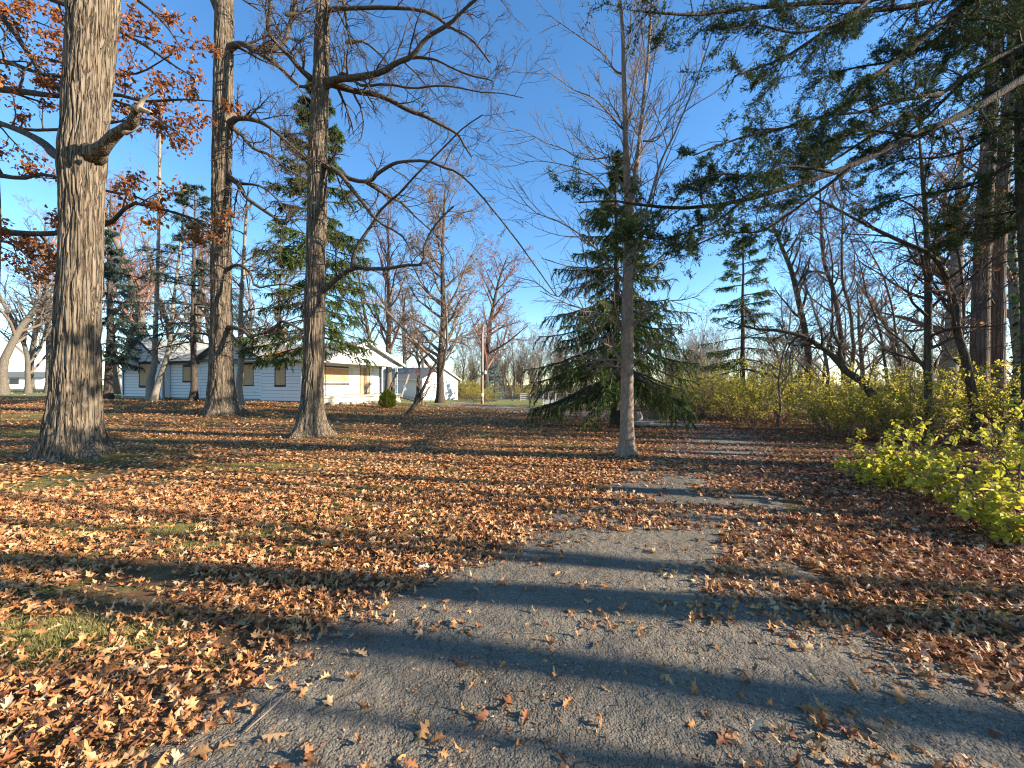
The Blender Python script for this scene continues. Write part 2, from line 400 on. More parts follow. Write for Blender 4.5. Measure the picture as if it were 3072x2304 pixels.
def m_asphalt():
    m, nt, p = mat_new('worn asphalt')
    v = coords(nt)
    vo = N_(nt, 'ShaderNodeTexVoronoi', Scale=95.0); nt.links.new(v, vo.inputs['Vector'])
    vo2 = N_(nt, 'ShaderNodeTexVoronoi', feature='DISTANCE_TO_EDGE', Scale=2.6)
    wv = nt.nodes.new('ShaderNodeVectorMath'); wv.operation = 'ADD'
    nn = N_(nt, 'ShaderNodeTexNoise', Scale=5.0, Detail=5.0); nt.links.new(v, nn.inputs['Vector'])
    s2 = nt.nodes.new('ShaderNodeVectorMath'); s2.operation = 'SCALE'; s2.inputs['Scale'].default_value = .35
    nt.links.new(nn.outputs['Color'], s2.inputs[0]); nt.links.new(v, wv.inputs[0]); nt.links.new(s2.outputs[0], wv.inputs[1]); nt.links.new(wv.outputs[0], vo2.inputs['Vector'])
    big = noise(nt, v, 1.1, 6, .7); fine = noise(nt, v, 120, 4, .7)
    c = ramp(nt, big, [(.3, (.18, .145, .098)), (.7, (.32, .265, .18))])
    sp = nt.nodes.new('ShaderNodeSeparateColor'); nt.links.new(vo.outputs['Color'], sp.inputs[0])
    c = mixc(nt, ramp(nt, sp.outputs[0], [(.0, (0, 0, 0)), (1, (.75, .75, .75))]), c, mixc(nt, sp.outputs[1], (.05, .042, .034), (.29, .25, .2)))
    c = mixc(nt, ramp(nt, sp.outputs[2], [(.985, (0, 0, 0)), (.99, (1, 1, 1))], 'CONSTANT'), c, (.4, .37, .32))
    stain = ramp(nt, noise(nt, v, .55, 7, .7, 1.0), [(.4, (0, 0, 0)), (.62, (.7, .7, .7))])
    c = mixc(nt, stain, c, (.115, .098, .075))
    crackm = ramp(nt, noise(nt, v, .8, 3), [(.4, (0, 0, 0)), (.6, (.85, .85, .85))])
    ck = ramp(nt, vo2.outputs['Distance'], [(0, (0, 0, 0)), (.014, (1, 1, 1))])
    ckm = mixc(nt, crackm, (1., 1., 1.), ck)
    c = mixc(nt, ckm, (.07, .055, .04), c)
    sand = ramp(nt, noise(nt, v, 3.2, 7, .75), [(.52, (0, 0, 0)), (.72, (.6, .6, .6))])
    c = mixc(nt, sand, c, (.27, .2, .11))
    nt.links.new(c, p.inputs['Base Color']); p.inputs['Roughness'].default_value = .88; p.inputs['Specular IOR Level'].default_value = .25
    h = math_(nt, 'SUBTRACT', 1.0, vo.outputs['Distance'])
    b = bump(nt, h, .009, 1.0); b = bump(nt, fine, .005, .8, b); b = bump(nt, ckm, .012, 1, b); b = bump(nt, noise(nt, v, 14, 5), .05, .9, b); b = bump(nt, noise(nt, v, 3, 6, .7), .08, .8, b)
    nt.links.new(b, p.inputs['Normal']); return m
M['asphalt'] = m_asphalt()

# ------------------------------------------------------------------ the setting: ground, driveway
MOUNDS += [(-9.2, 8.2, .10, 1.7), (-13.3, 18.1, .13, 1.9), (-5.9, 11.5, .07, 1.3), (2.55, 8.7, .04, .7)]
def foot(px, py):
    """where the ground is met by the ray through a photograph pixel"""
    d = 1888.0 / max(py - CY, 8)
    for _ in range(40):
        x = (px - CX) / F_PX * d; d = .5 * d + .5 * (EYE - float(T(x, d))) * F_PX / max(py - CY, 8)
    return np.array([(px - CX) / F_PX * d, d, float(T((px - CX) / F_PX * d, d))])
g = np.linspace(-1, 1, 191); gx = np.sign(g) * (np.abs(g) ** 2.6) * 700 - 3; gy = np.sign(g) * (np.abs(g) ** 2.6) * 700 + 9
X, Y = np.meshgrid(gx, gy); Z = T(X, Y) + .02 * fbm(X * .6, Y * .6, 0, 3) * sst(1, 4, np.abs(X) + Y * .3)
n = len(g); idx = np.arange(n * n).reshape(n, n)
Q = np.stack([idx[:-1, :-1], idx[:-1, 1:], idx[1:, 1:], idx[1:, :-1]], -1).reshape(-1, 4)
me = raw_mesh('ground', np.stack([X, Y, Z], -1), Q); me.materials.append(M['ground'])
o = link('ground', me, None, 'structure'); tag(o, 'leaf strewn lawn and soil around the house', 'ground')

DRIVE = np.array([(.55, -3, 5.4), (.55, -1, 5.0), (.6, 1.5, 5.0), (.7, 2.4, 4.4), (1.0, 3.3, 3.3), (1.6, 4.4, 2.9), (2.4, 5.5, 2.6), (3.5, 7.2, 2.6), (4.8, 9.2, 2.6), (5.9, 11.3, 2.7),
                  (6.6, 14, 2.8), (6.2, 17, 3.0), (4.2, 20.5, 3.2), (1.0, 24, 3.4), (-2.0, 28.5, 3.4), (-4.2, 36, 3.4), (-6, 46, 3.6)])
dc = resample(DRIVE, 240); dt = nrm(np.gradient(dc[:, :2], axis=0)); dn = np.stack([dt[:, 1], -dt[:, 0]], -1)
cr = np.linspace(-1, 1, 13)
ew = dc[:, 2] / 2 * (1 + .06 * pn(np.arange(240) * .35, 0.0, 5)) 
PX = dc[:, None, 0] + dn[:, None, 0] * cr[None] * ew[:, None]; PY = dc[:, None, 1] + dn[:, None, 1] * cr[None] * ew[:, None]
PX = PX + .07 * pn(PX * 2, PY * 2, 9) * np.abs(cr[None]) ** 3
PZ = T(PX, PY) + .022 + .012 * pn(PX * 1.3, PY * 1.3, 2) - .05 * np.abs(cr[None]) ** 8
idx = np.arange(240 * 13).reshape(240, 13)
Q = np.stack([idx[:-1, :-1], idx[:-1, 1:], idx[1:, 1:], idx[1:, :-1]], -1).reshape(-1, 4)
me = raw_mesh('driveway', np.stack([PX, PY, PZ], -1), Q); me.materials.append(M['asphalt'])
tag(link('driveway', me, None, 'structure'), 'worn cracked asphalt driveway partly covered with fallen leaves', 'driveway')

# ------------------------------------------------------------------ house
HZ = .40
HC = np.array([-13.4, 25.0]); HA = rad(-20.0)
house = thing('clapboard_house', 'abandoned white clapboard house with boarded windows and raised corner porch', 'house', (HC[0], HC[1], HZ), HA)
def hz(z): return z - HZ
BOARD = {}
def board(parent, axis, fixed, a0, a1, b0, b1, z0, z1, out, mat, th=.022, name='siding_board'):
    """one lap board; axis 'x': runs along X at Y=fixed facing -Y ; axis 'y': runs along Y at X=fixed facing +X"""
    lo, hi = th, th * .3; z0 = z0 + .016
    if axis == 'x':
        V = [(a0, fixed - lo, z0), (a1, fixed - lo, z0), (a1, fixed, z0), (a0, fixed, z0), (b0, fixed - hi, z1), (b1, fixed - hi, z1), (b1, fixed, z1), (b0, fixed, z1)]
    else:
        V = [(fixed + lo, a0, z0), (fixed + lo, a1, z0), (fixed, a1, z0), (fixed, a0, z0), (fixed + hi, b0, z1), (fixed + hi, b1, z1), (fixed, b1, z1), (fixed, b0, z1)]
    b = MB(); b.hexa(V); return b.build(name, mat, parent, smooth=False)
def wall(root, axis, fixed, a, b, z0, eave, peak=None, peakpos=None, holes=(), mat=None, step=.225, thick=.14, seed=0):
    """sheathing with one lap board per course, boards cut at the openings"""
    r = np.random.default_rng(seed); mat = mat or M['white']
    w = MB()
    if axis == 'x': pt = lambda s, z, k: (s, fixed + k, z)
    else: pt = lambda s, z, k: (fixed - k, s, z)
    def hex_panel(s0, s1, za, zb):
        w.hexa([pt(s0, za, 0), pt(s1, za, 0), pt(s1, za, thick), pt(s0, za, thick), pt(s0, zb, 0), pt(s1, zb, 0), pt(s1, zb, thick), pt(s0, zb, thick)])
    hex_panel(a, b, z0, eave)
    if peak:
        V = [pt(a, eave, 0), pt(b, eave, 0), pt(peakpos, peak, 0), pt(a, eave, thick), pt(b, eave, thick), pt(peakpos, peak, thick)]
        w.add(V, [(0, 1, 4, 3), (1, 2, 5, 4), (2, 0, 3, 5)], [(0, 2, 1), (3, 4, 5)])
    wo_ = w.build('wall', M['backing'], root, smooth=False)
    z = z0; top = peak or eave
    def lim(zz):
        if not peak or zz <= eave: return a, b
        f = (zz - eave) / (peak - eave); return a + (peakpos - a) * f, b + (peakpos - b) * f
    while z < top - .03:
        z1 = min(z + step, top); l0, r0 = lim(z); l1, r1 = lim(min(z1, top))
        segs = [(l0, r0)]
        for (h0, h1, hz0, hz1) in holes:
            if hz0 < z1 - .02 and hz1 > z + .02:
                ns = []
                for (s0, s1) in segs:
                    if h0 > s0 and h0 < s1: ns.append((s0, h0))
                    if h1 < s1 and h1 > s0: ns.append((h1, s1))
                    if h1 <= s0 or h0 >= s1: ns.append((s0, s1))
                segs = ns
        for (s0, s1) in segs:
            if s1 - s0 < .05: continue
            t0 = max(s0, l1) if s0 == l0 else s0; t1 = min(s1, r1) if s1 == r0 else s1
            if t1 <= t0: t1 = t0 + .01
            board(wo_, axis, fixed, s0, s1, t0, t1, z + r.uniform(-.006, .006), z1 - .002, 0, mat, .032 + r.uniform(0, .012))
        z = z1
    return wo_
def window(root, axis, fixed, h, drip=False, sheets=1, frame=None):
    h0, h1, z0, z1 = h
    pt = (lambda s, z, k: (s, fixed - k, z)) if axis == 'x' else (lambda s, z, k: (fixed + k, s, z))
    f = MB()
    def bar(s0, s1, za, zb, k0, k1):
        p, q = pt(s0, za, k0), pt(s1, zb, k1); f.box(np.minimum(p, q), np.maximum(p, q))
    t = .06
    bar(h0 - .002, h0 + t, z0, z1, .003, .034); bar(h1 - t, h1 + .002, z0, z1, .003, .034)
    bar(h0 + t, h1 - t, z1 - t, z1, .003, .032); bar(h0 - .04, h1 + .04, z0 - .04, z0 + t * .6, .004, .05)
    wo_ = f.build('window', frame or M['darktrim'], root, smooth=False)
    for k in range(sheets):
        a = h0 + t + (h1 - h0 - 2 * t) * k / sheets; b = h0 + t + (h1 - h0 - 2 * t) * (k + 1) / sheets - .006
        p, q = pt(a, z0 + t * .6, .006), pt(b, z1 - t, .02 + .004 * (k % 2))
        m = MB(); m.box(np.minimum(p, q), np.maximum(p, q)); m.build('plywood_sheet', M['ply'], wo_, smooth=False)
    if drip:
        m = MB(); c = (h0 + h1) / 2
        V = [pt(h0 - .08, z1, .004), pt(h1 + .08, z1, .004), pt(c, z1 + .2, .004), pt(h0 - .08, z1, .07), pt(h1 + .08, z1, .07), pt(c, z1 + .2, .05)]
        m.add(V, [(0, 1, 4, 3), (1, 2, 5, 4), (2, 0, 3, 5)], [(0, 2, 1), (3, 4, 5)]); m.build('window_hood', M['darktrim'], wo_, smooth=False)
    return wo_
zb, ze = hz(.58), hz(3.3)
wA = (-2.27, -1.3, hz(1.5), hz(2.95)); wB = (-5.75, -4.6, hz(1.5), hz(3.0)); wCc = (-12.35, -10.9, hz(1.8), hz(2.95)); wD = (-16.7, -15.2, hz(1.45), hz(3.2))
wall(house, 'x', 0.0, -3.5, 0.0, hz(.5), hz(3.28), holes=[wA], seed=1); window(house, 'x', 0.0, wA)
wall(house, 'x', 0.3, -10.05, -3.5, zb, ze, hz(4.85), -6.8, [wB], seed=2); window(house, 'x', 0.3, wB)
wall(house, 'x', 0.5, -13.9, -10.05, zb, ze, holes=[wCc], seed=3); window(house, 'x', 0.5, wCc)
wall(house, 'x', 0.0, -18.9, -13.9, hz(.62), hz(3.4), hz(5.15), -16.4, [wD], seed=4); window(house, 'x', 0.0, wD, True)
wP = (1.15, 4.15, hz(1.7), hz(2.75)); dP = (5.25, 6.35, hz(.84), hz(2.88))
wall(house, 'y', 0.0, 0.0, 7.5, hz(.84), hz(3.1), holes=[wP, dP], seed=5); window(house, 'y', 0.0, wP, sheets=2, frame=M['trim'])
m = MB()
for (a, b) in (((-18.9, 8.0 - .14, .2), (0, 8.0, 2.9)), ((-18.9, .14, .2), (-18.76, 7.8, 3.0)), ((-13.9, .14, .2), (-13.76, .45, 2.9)), ((-.14, .14, .1), (-.02, 7.4, .44))): m.box(a, b)
m.build('rear_wall', M['white_clean'], house, smooth=False, kind='stuff')
# foundation, corner boards, downspout
for k, (x0, x1, y) in enumerate(((-3.5, 0, .03), (-10.05, -3.5, .33), (-13.9, -10.05, .53), (-18.9, -13.9, .03))):
    m = MB(); m.box((x0 + .01, y, -.5), (x1 - .01, y + .2, hz(.6) - (.09 if k == 0 else 0.005))); m.build('foundation', M['stone'], house, smooth=False)
for (x, y, z1) in ((0, 0, hz(3.28)), (-3.5, 0, hz(3.25)), (-10.05, .3, ze), (-13.9, 0, hz(3.4)), (-18.9, 0, hz(3.4))):
    m = MB(); m.box((x - .05, y - .038, hz(.5)), (x + .04, y - .028, z1)); m.box((x + .03, y - .036, hz(.5)), (x + .041, y + .06, z1))
    m.build('corner_board', M['white_clean'], house, smooth=False)
m = MB(); m.tube([(-13.75, -.1, hz(3.3)), (-13.75, -.1, hz(.75)), (-13.7, -.25, hz(.62)), (-13.3, -.6, hz(.58))], .035, 8); m.build('downspout', M['white_clean'], house)
m = MB(); m.tube([(-18.6, -.08, hz(3.2)), (-18.6, -.08, hz(.7))], .03, 8); m.build('conduit', M['iron'], house)
# plywood door in the porch wall
m = MB(); m.box((.004, dP[0], dP[2]), (.03, dP[1], dP[3])); dr = m.build('door', M['ply'], house, smooth=False)
for yy in (dP[0] + .02, dP[0] + .42, dP[0] + .62, dP[1] - .04):
    m = MB(); m.box((.031, yy, dP[2]), (.05, yy + .035, dP[3])); m.build('batten', M['dark_wood'], dr, smooth=False)
m = MB(); m.box((.004, 4.2, hz(1.6)), (.035, 4.55, hz(2.8))); m.build('shutter', M['trim'], house, smooth=False)
# roofs
def slab(a, b, c, d, th=.13):
    V = [np.array(p, float) for p in (a, b, c, d)]; nn = nrm(np.cross(V[1] - V[0], V[3] - V[0])); nn = nn if nn[2] > 0 else -nn
    return MB().hexa([p - nn * th for p in V] + V)
def roof(a, b, c, d, mat='shingle', name='roof', par=house): return slab(a, b, c, d).build(name, M[mat], par, smooth=False)
def fascia(p, q, mat='darktrim', w=.04, h=.17, par=house, name='fascia'):
    m = MB(); m.beam(p, q, w, h); return m.build(name, M[mat], par, smooth=False)
rz = hz(4.85) + .12; ez = hz(3.3) - .12
roof((-6.8, -.15, rz), (-6.8, 8.2, rz), (-3.0, 8.2, ez), (-3.0, -.15, ez)); roof((-6.802, -.15, rz + .003), (-6.802, 8.2, rz + .003), (-10.6, 8.2, ez), (-10.6, -.15, ez))
fascia((-6.8, -.17, rz - .1), (-2.98, -.17, ez - .1)); fascia((-6.8, -.172, rz - .1), (-10.62, -.172, ez - .1))
r2 = hz(5.15) + .12; e2 = hz(3.4) - .14
roof((-16.4, -.35, r2), (-16.4, 8.2, r2), (-13.5, 8.2, e2 - .03), (-13.5, -.35, e2 - .03)); roof((-16.402, -.35, r2 + .003), (-16.402, 8.2, r2 + .003), (-19.35, 8.2, e2), (-19.35, -.35, e2))
fascia((-16.4, -.37, r2 - .1), (-13.48, -.37, e2 - .12)); fascia((-16.4, -.372, r2 - .1), (-19.37, -.372, e2 - .1))
roof((-15, .05, hz(3.32)), (-9, .05, hz(3.32)), (-9, 4.5, hz(4.9)), (-15, 4.5, hz(4.9))); roof((-15, 4.5, hz(4.903)), (-9, 4.5, hz(4.903)), (-9, 8.2, hz(3.4)), (-15, 8.2, hz(3.4)))
fascia((-13.6, .02, hz(3.22)), (-9.9, .02, hz(3.22)))
r3 = hz(4.62); e3 = hz(3.14)
roof((-7, -.4, e3), (2.15, -.4, e3), (2.15, 3.75, r3), (-7, 3.75, r3)); roof((-7, 3.75, r3 + .003), (2.15, 3.75, r3 + .003), (2.15, 8.0, e3 - .03), (-7, 8.0, e3 - .03))
fascia((-3.4, -.43, e3 - .09), (1.9, -.43, e3 - .09))
fascia((2.17, -.45, e3 - .08), (2.17, 3.76, r3 - .07), 'trim', .05, .17); fascia((2.172, 8.05, e3 - .11), (2.172, 3.74, r3 - .07), 'trim', .05, .17)
# porch: slab, gable end, header, ceiling, iron posts
m = MB(); m.box((.0, -.05, -.6), (1.85, 7.8, hz(.72))); pd = m.build('porch_base', M['concrete'], house, smooth=False)
m = MB(); m.box((0.03, -.12, hz(.72)), (1.95, 7.88, hz(.83))); m.build('porch_slab', M['concrete'], house, smooth=False, bevel=.012)
wall(house, 'y', 1.78, -.05, 7.6, hz(3.16), hz(3.17), hz(4.44), 3.75, mat=M['white_clean'], thick=.06, seed=8)
m = MB(); m.box((1.62, -.2, hz(2.95)), (1.86, 7.75, hz(3.155))); m.build('porch_header', M['trim'], house, smooth=False, bevel=.01)
m = MB(); m.box((.03, -.1, hz(3.03)), (1.6, 7.6, hz(3.06))); m.build('porch_ceiling', M['trim'], house, smooth=False)
for yy in (.15, 3.9, 7.45):
    p = MB(); s_ = .11
    for k in (-1, 1): p.box((1.72, yy + k * s_ - .014, hz(.83)), (1.748, yy + k * s_ + .014, hz(2.95)))
    zz = np.linspace(hz(.95), hz(2.85), 15)
    for j in range(14): p.beam((1.734, yy - s_ if j % 2 else yy + s_, zz[j]), (1.734, yy + s_ if j % 2 else yy - s_, zz[j + 1]), .01, .012)
    p.build('porch_post', M['iron'] if yy < 5 else M['trim'], house, smooth=False)
# chimney on the main ridge: bricks in courses around a mortar core
cx, cy_ = -6.8, 4.1
m = MB(); m.box((cx - .28, cy_ - .28, hz(4.5)), (cx + .28, cy_ + .28, hz(5.98))); ch = m.build('chimney', M['mortar'], house, smooth=False)
bm_ = MB(); bm_.box((-.1, -.05, -.028), (.1, .05, .028)); bme = raw_mesh('brick', np.concatenate(bm_.V), np.concatenate(bm_.Q), None, False); bme.materials.append(M['brick'])
for r_ in range(19):
    for sgn, ax in ((-1, 'x'), (1, 'y')):
        for k in range(3):
            u = -.19 + .21 * k + (.04 if r_ % 2 else -.03)
            b = link('brick', bme, ch)
            if ax == 'x': b.location = (cx + u, cy_ - .25, hz(4.7) + .066 * r_)
            else: b.location = (cx + .25, cy_ + u, hz(4.7) + .066 * r_ + .001); b.rotation_euler = (0, 0, rad(90))
m = MB(); m.box((cx - .34, cy_ - .34, hz(5.98)), (cx + .34, cy_ + .34, hz(6.06))); m.build('chimney_cap', M['concrete'], house, smooth=False)
m = MB(); m.hexa([(cx + .2, cy_ - .5, hz(4.86)), (cx + .75, cy_ - .5, hz(4.7)), (cx + .75, cy_ + .3, hz(4.7)), (cx + .2, cy_ + .3, hz(4.86)), (cx + .25, cy_ - .45, hz(5.1)), (cx + .7, cy_ - .45, hz(4.95)), (cx + .7, cy_ + .25, hz(4.95)), (cx + .25, cy_ + .25, hz(5.1))]); m.build('flashing', M['white_clean'], house, smooth=False)
def H2W(x, y, z):
    c, s = math.cos(HA), math.sin(HA); return np.array([HC[0] + c * x - s * y, HC[1] + s * x + c * y, HZ + z])

# ------------------------------------------------------------------ garage
GA = math.atan2(.866, .5); gz = -.48
G0 = np.array([-10.5, 46.0])
garage = thing('white_garage', 'white gabled garage with grey roof standing behind the bare oak', 'garage', (G0[0], G0[1], gz), GA)
# local +X runs along the gable front away from the camera, local +Y along the side wall to the left
GW, GL, GH, GP = 6.7, 9.5, 2.68, 4.1
m = MB(); m.box((0, .1, 0), (.12, GL, GH)); m.box((GW - .12, .1, 0), (GW, GL, GH)); m.box((.12, GL - .12, 0), (GW - .12, GL, GH)); m.build('wall', M['backing'], garage, smooth=False, kind='stuff')
m = MB(); z = 0.
while z < GH - .01:
    z1 = min(z + .13, GH); m.hexa([(-.02, .0, z), (-.02, GL, z), (.0, GL, z), (.0, .0, z), (-.006, 0, z1), (-.006, GL, z1), (0.001, GL, z1), (0.001, 0, z1)]); z = z1
m.build('side_siding', M['white_clean'], garage, smooth=False, kind='stuff')
m = MB(); z = 0.
def glim(zz):
    f = max(0, (zz - GH) / (GP - GH)); return GW / 2 * f, GW - GW / 2 * f
D0, D1, DH = 3.9, 6.0, 2.12
while z < GP - .02:
    z1 = min(z + .13, GP); (l0, r0), (l1, r1) = glim(z), glim(z1)
    segs = [(l0, l1, D0, D0), (D1, D1, r0, r1)] if z < DH else [(l0, l1, r0, r1)]
    for (a, a1, b, b1) in segs: m.hexa([(a, -.02, z), (b, -.02, z), (b, .1, z), (a, .1, z), (a1, -.006, z1), (b1, -.006, z1), (b1, .1, z1), (a1, .1, z1)])
    z = z1
m.build('front_siding', M['white_clean'], garage, smooth=False, kind='stuff')
m = MB(); m.box((D0, .03, 0), (D1, .08, DH)); gd = m.build('garage_door', M['white_clean'], garage, smooth=False)
for k in range(4):
    m = MB(); m.box((D0 + .06, .012, .05 + k * .52), (D1 - .06, .03, .05 + k * .52 + .46)); m.build('door_panel', M['white_clean'], gd, smooth=False, bevel=.01)
m = MB(); m.box((D0 - .07, -.045, 0), (D0, .0, DH + .08)); m.box((D1, -.045, 0), (D1 + .07, .0, DH + .08)); m.box((D0, -.045, DH), (D1, .0, DH + .08)); m.build('door_frame', M['trim'], garage, smooth=False, kind='stuff')
slab((GW / 2, -.3, GP + .1), (GW / 2, GL + .2, GP + .1), (-.35, GL + .2, GH - .05), (-.35, -.3, GH - .05)).build('roof', M['shingle_dark'], garage, smooth=False)
slab((GW / 2 + .002, -.3, GP + .103), (GW / 2 + .002, GL + .2, GP + .103), (GW + .35, GL + .2, GH - .05), (GW + .35, -.3, GH - .05)).build('roof', M['shingle_dark'], garage, smooth=False)
fascia((-.36, -.32, GH - .1), (GW / 2, -.32, GP + .05), 'white_clean', .04, .14, garage); fascia((GW + .36, -.322, GH - .1), (GW / 2, -.322, GP + .05), 'white_clean', .04, .14, garage)
fascia((-.37, -.3, GH - .1), (-.37, GL + .2, GH - .1), 'white_clean', .04, .14, garage)
m = MB(); m.tube([(4.4, -.06, GP - .9), (4.4, -.06, 2.3)], .035, 6); m.box((4.33, -.12, 2.25), (4.5, -.03, 2.5)); m.build('vent_pipe', M['metal'], garage, kind='stuff')

# ------------------------------------------------------------------ far neighbours on the left
def far_building(name, label, x, y, w, dpt, h, rise, rz, wins, col='white_clean', roofm='shingle_dark'):
    b = thing(name, label, 'building', (x, y, Tz(x, y)), rz)
    m = MB(); m.box((-w / 2, -dpt / 2, 0), (w / 2, dpt / 2, h)); wl = m.build('wall', M[col], b, smooth=False)
    for s, nm in ((-1, 0), (1, .003)):
        slab((-w / 2 - .4, 0, h + rise + nm), (w / 2 + .4, 0, h + rise + nm), (w / 2 + .4, s * (dpt / 2 + .5), h - .1), (-w / 2 - .4, s * (dpt / 2 + .5), h - .1)).build('roof', M[roofm], b, smooth=False)
    m = MB()
    for s in (-1, 1):
        m.add([(s * w / 2, -dpt / 2, h), (s * w / 2, dpt / 2, h), (s * w / 2, 0, h + rise)], None, [(0, 1, 2)])
    m.build('gable', M[col], b, smooth=False, kind='stuff')
    for (u, z0, ww, hh) in wins:
        m = MB(); m.box((u, -dpt / 2 - .05, z0), (u + ww, -dpt / 2 - .01, z0 + hh)); wi = m.build('window', M['glass_dark'], b, smooth=False)
        m = MB(); m.box((u - .1, -dpt / 2 - .07, z0 - .1), (u + ww + .1, -dpt / 2 - .052, z0)); m.box((u - .1, -dpt / 2 - .07, z0 + hh), (u + ww + .1, -dpt / 2 - .052, z0 + hh + .1)); m.build('frame', M['white_clean'], wi, smooth=False, kind='stuff')
    return b
M['glass_dark'] = m_plain('dark window glass', (.04, .05, .06), .2, 3, .15, .6, 0)
M['tan_wall'] = m_plain('tan siding', (.42, .38, .3), .15, 4, .8, .2, .002)
far_building('long_ranch_building', 'long low white building with grey roof beyond the lawn', -112, 84, 26, 9, 2.5, 1.1, rad(14),
             [(-11 + 2.6 * k, .9, 1.5, 1.2) for k in range(9)], 'white_clean', 'shingle_dark')
far_building('small_white_house', 'small white house with grey gabled roof seen between the trunks', -84, 86, 4.2, 6, 1.9, 1.0, rad(104), [(-1.2, .7, .8, .9), (.5, .7, .8, .9)], 'white_clean', 'shingle_dark')

# ------------------------------------------------------------------ bare trees
def path_px(pts, d0, dd=0.0, n=12, conv=None):
    """control points given as photograph pixels -> world path; depth runs from d0 to d0+dd"""
    k = len(pts); out = []
    for i, p in enumerate(pts):
        q = conv(*p) if conv else p
        out.append(W(q[0], q[1], d0 + dd * i / (k - 1)))
    return resample(np.array(out), n)
def c5(x, y): return 900 + x * .5425, y * .5425
def c4(x, y): return x * .5424, y * .5424
def c6(x, y): return 1900 + x * .5426, y * .5426
def c3(x, y): return 2000 + x * .603, 600 + y * .603
def c4b(x, y): return 2572 + x * .4822, 700 + y * .4822
def g2(x, y): return x * 1.3888, y * 1.3888          # the photograph seen at 2212 pixels width

def hero_trunk(root, off, prof, d, mat, ztop, nth=150, nz=320, ridge=.028, freq=7.0, flare=.55, seed=0, lean_top=0.0):
    """prof: (left px, right px, py); trunk with furrowed bark in real relief"""
    rows = np.array([((l + r) / 2, (r - l) / 2, py) for l, r, py in prof], float)
    zs = EYE - (rows[:, 2] - CY) / F_PX * d; xs = (rows[:, 0] - CX) / F_PX * d; rs = rows[:, 1] / F_PX * d / math.hypot(1, (rows[:, 0].mean() - CX) / F_PX)   # a wide lens stretches round trunks off-axis
    o_ = np.argsort(zs); zs, xs, rs = zs[o_], xs[o_], rs[o_]
    z0 = off[2] - .25
    k = np.linspace(0, 1, nz); z = z0 + (ztop - z0) * k
    def ext(v):
        s = (v[-1] - v[-3]) / (zs[-1] - zs[-3])
        return np.where(z <= zs[-1], np.interp(z, zs, v), v[-1] + np.clip(s, -.06, .06) * (z - zs[-1]))
    xc = ext(xs); rr = ext(rs)
    sm = np.ones(9) / 9
    pad = lambda v: np.convolve(np.pad(v, 4, 'edge'), sm, 'valid')
    xc, rr = pad(xc), pad(rr)
    rr = np.where(z > zs[-1], rs[-1] * np.clip(1 - (z - zs[-1]) / (ztop - zs[-1]) * .6, .2, 1), rr)
    th = np.arange(nth) * 2 * np.pi / nth
    TH, ZZ = np.meshgrid(th, z); RR = rr[:, None] * np.ones_like(TH)
    hgt = np.clip((ZZ - off[2]) / flare, 0, 3)
    lob = np.maximum(0, np.cos(TH * 5 + seed + .5 * np.sin(TH * 2)) * .55 + np.cos(TH * 3 + 1.7 * seed) * .5 + .3 * np.cos(TH * 8 + 3 * seed))
    RR = RR * (1 + .42 * lob * np.exp(-hgt * 2.4) + .12 * np.exp(-hgt * 5)) + .012 * fbm(np.cos(TH) * 2, np.sin(TH) * 2, ZZ * .5 + seed)
    cx_, cy_2 = np.cos(TH) * rr[:, None] * freq, np.sin(TH) * rr[:, None] * freq
    wx = .5 * pn(cx_ * .6, cy_2 * .6, ZZ * 1.2 + 9 + seed)
    n1 = pn(cx_ * 1.25 + wx, cy_2 * 1.25 + wx, ZZ * freq * .09 + seed); n2 = pn(cx_ * 2.3 + wx, cy_2 * 2.3 - wx, ZZ * freq * .15 + 31 + seed)
    n3 = pn(cx_ * 3, cy_2 * 3, ZZ * freq * 1.1 + 3)
    h = -ridge * np.exp(-(n1 / .16) ** 2) - ridge * .7 * np.exp(-(n2 / .2) ** 2) + ridge * .12 * n3
    RR = RR * .965 + h
    V = np.stack([xc[:, None] + RR * np.cos(TH), d + RR * np.sin(TH), ZZ], -1) - off
    i = np.arange(nz * nth).reshape(nz, nth); j = np.roll(i, -1, 1)
    Q = np.stack([i[:-1], j[:-1], j[1:], i[1:]], -1).reshape(-1, 4)
    me = raw_mesh('trunk', V, Q); me.materials.append(mat); link('trunk', me, root)
    return lambda zz: np.array([np.interp(zz, z, xc), d, zz]), lambda zz: float(np.interp(zz, z, rr))

def limb_mesh(root, off, P, r0, r1, mat, sides=9, name='limb', knob=.12, seed=0):
    """one limb with slight swellings along it"""
    n = len(P); r = np.random.default_rng(seed)
    R = np.linspace(0, 1, n); R = r0 + (r1 - r0) * R ** .8
    R = R * (1 + knob * r.normal(size=n) * .5); R[:4] *= np.array([1.4, 1.2, 1.1, 1.03])[:len(R[:4])]
    P = np.vstack([P[0] - nrm(P[1] - P[0]) * r0 * 1.6, P]); R = np.concatenate([[R[0] * .45], R])
    V, Q = tubes(P[None], R[None], sides); me = raw_mesh(name, V - off, Q); me.materials.append(mat)
    link(name, me, root); return P[None], R[None]
def stack_paths(items, n=12):
    return np.concatenate([resample(p[0], n)[None] if p.shape[1] != n else p for p, r in items]), np.concatenate([np.interp(np.linspace(0, 1, n), np.linspace(0, 1, r.shape[1]), r[0])[None] for p, r in items])
def crown_mesh(root, off, levels, mat, name='crown'):
    b = MB()
    for (P, R, s) in levels:
        V, Q = tubes(P, R, s); b.add(V, Q)
    return b.build(name, mat, root, off=off, kind='stuff')

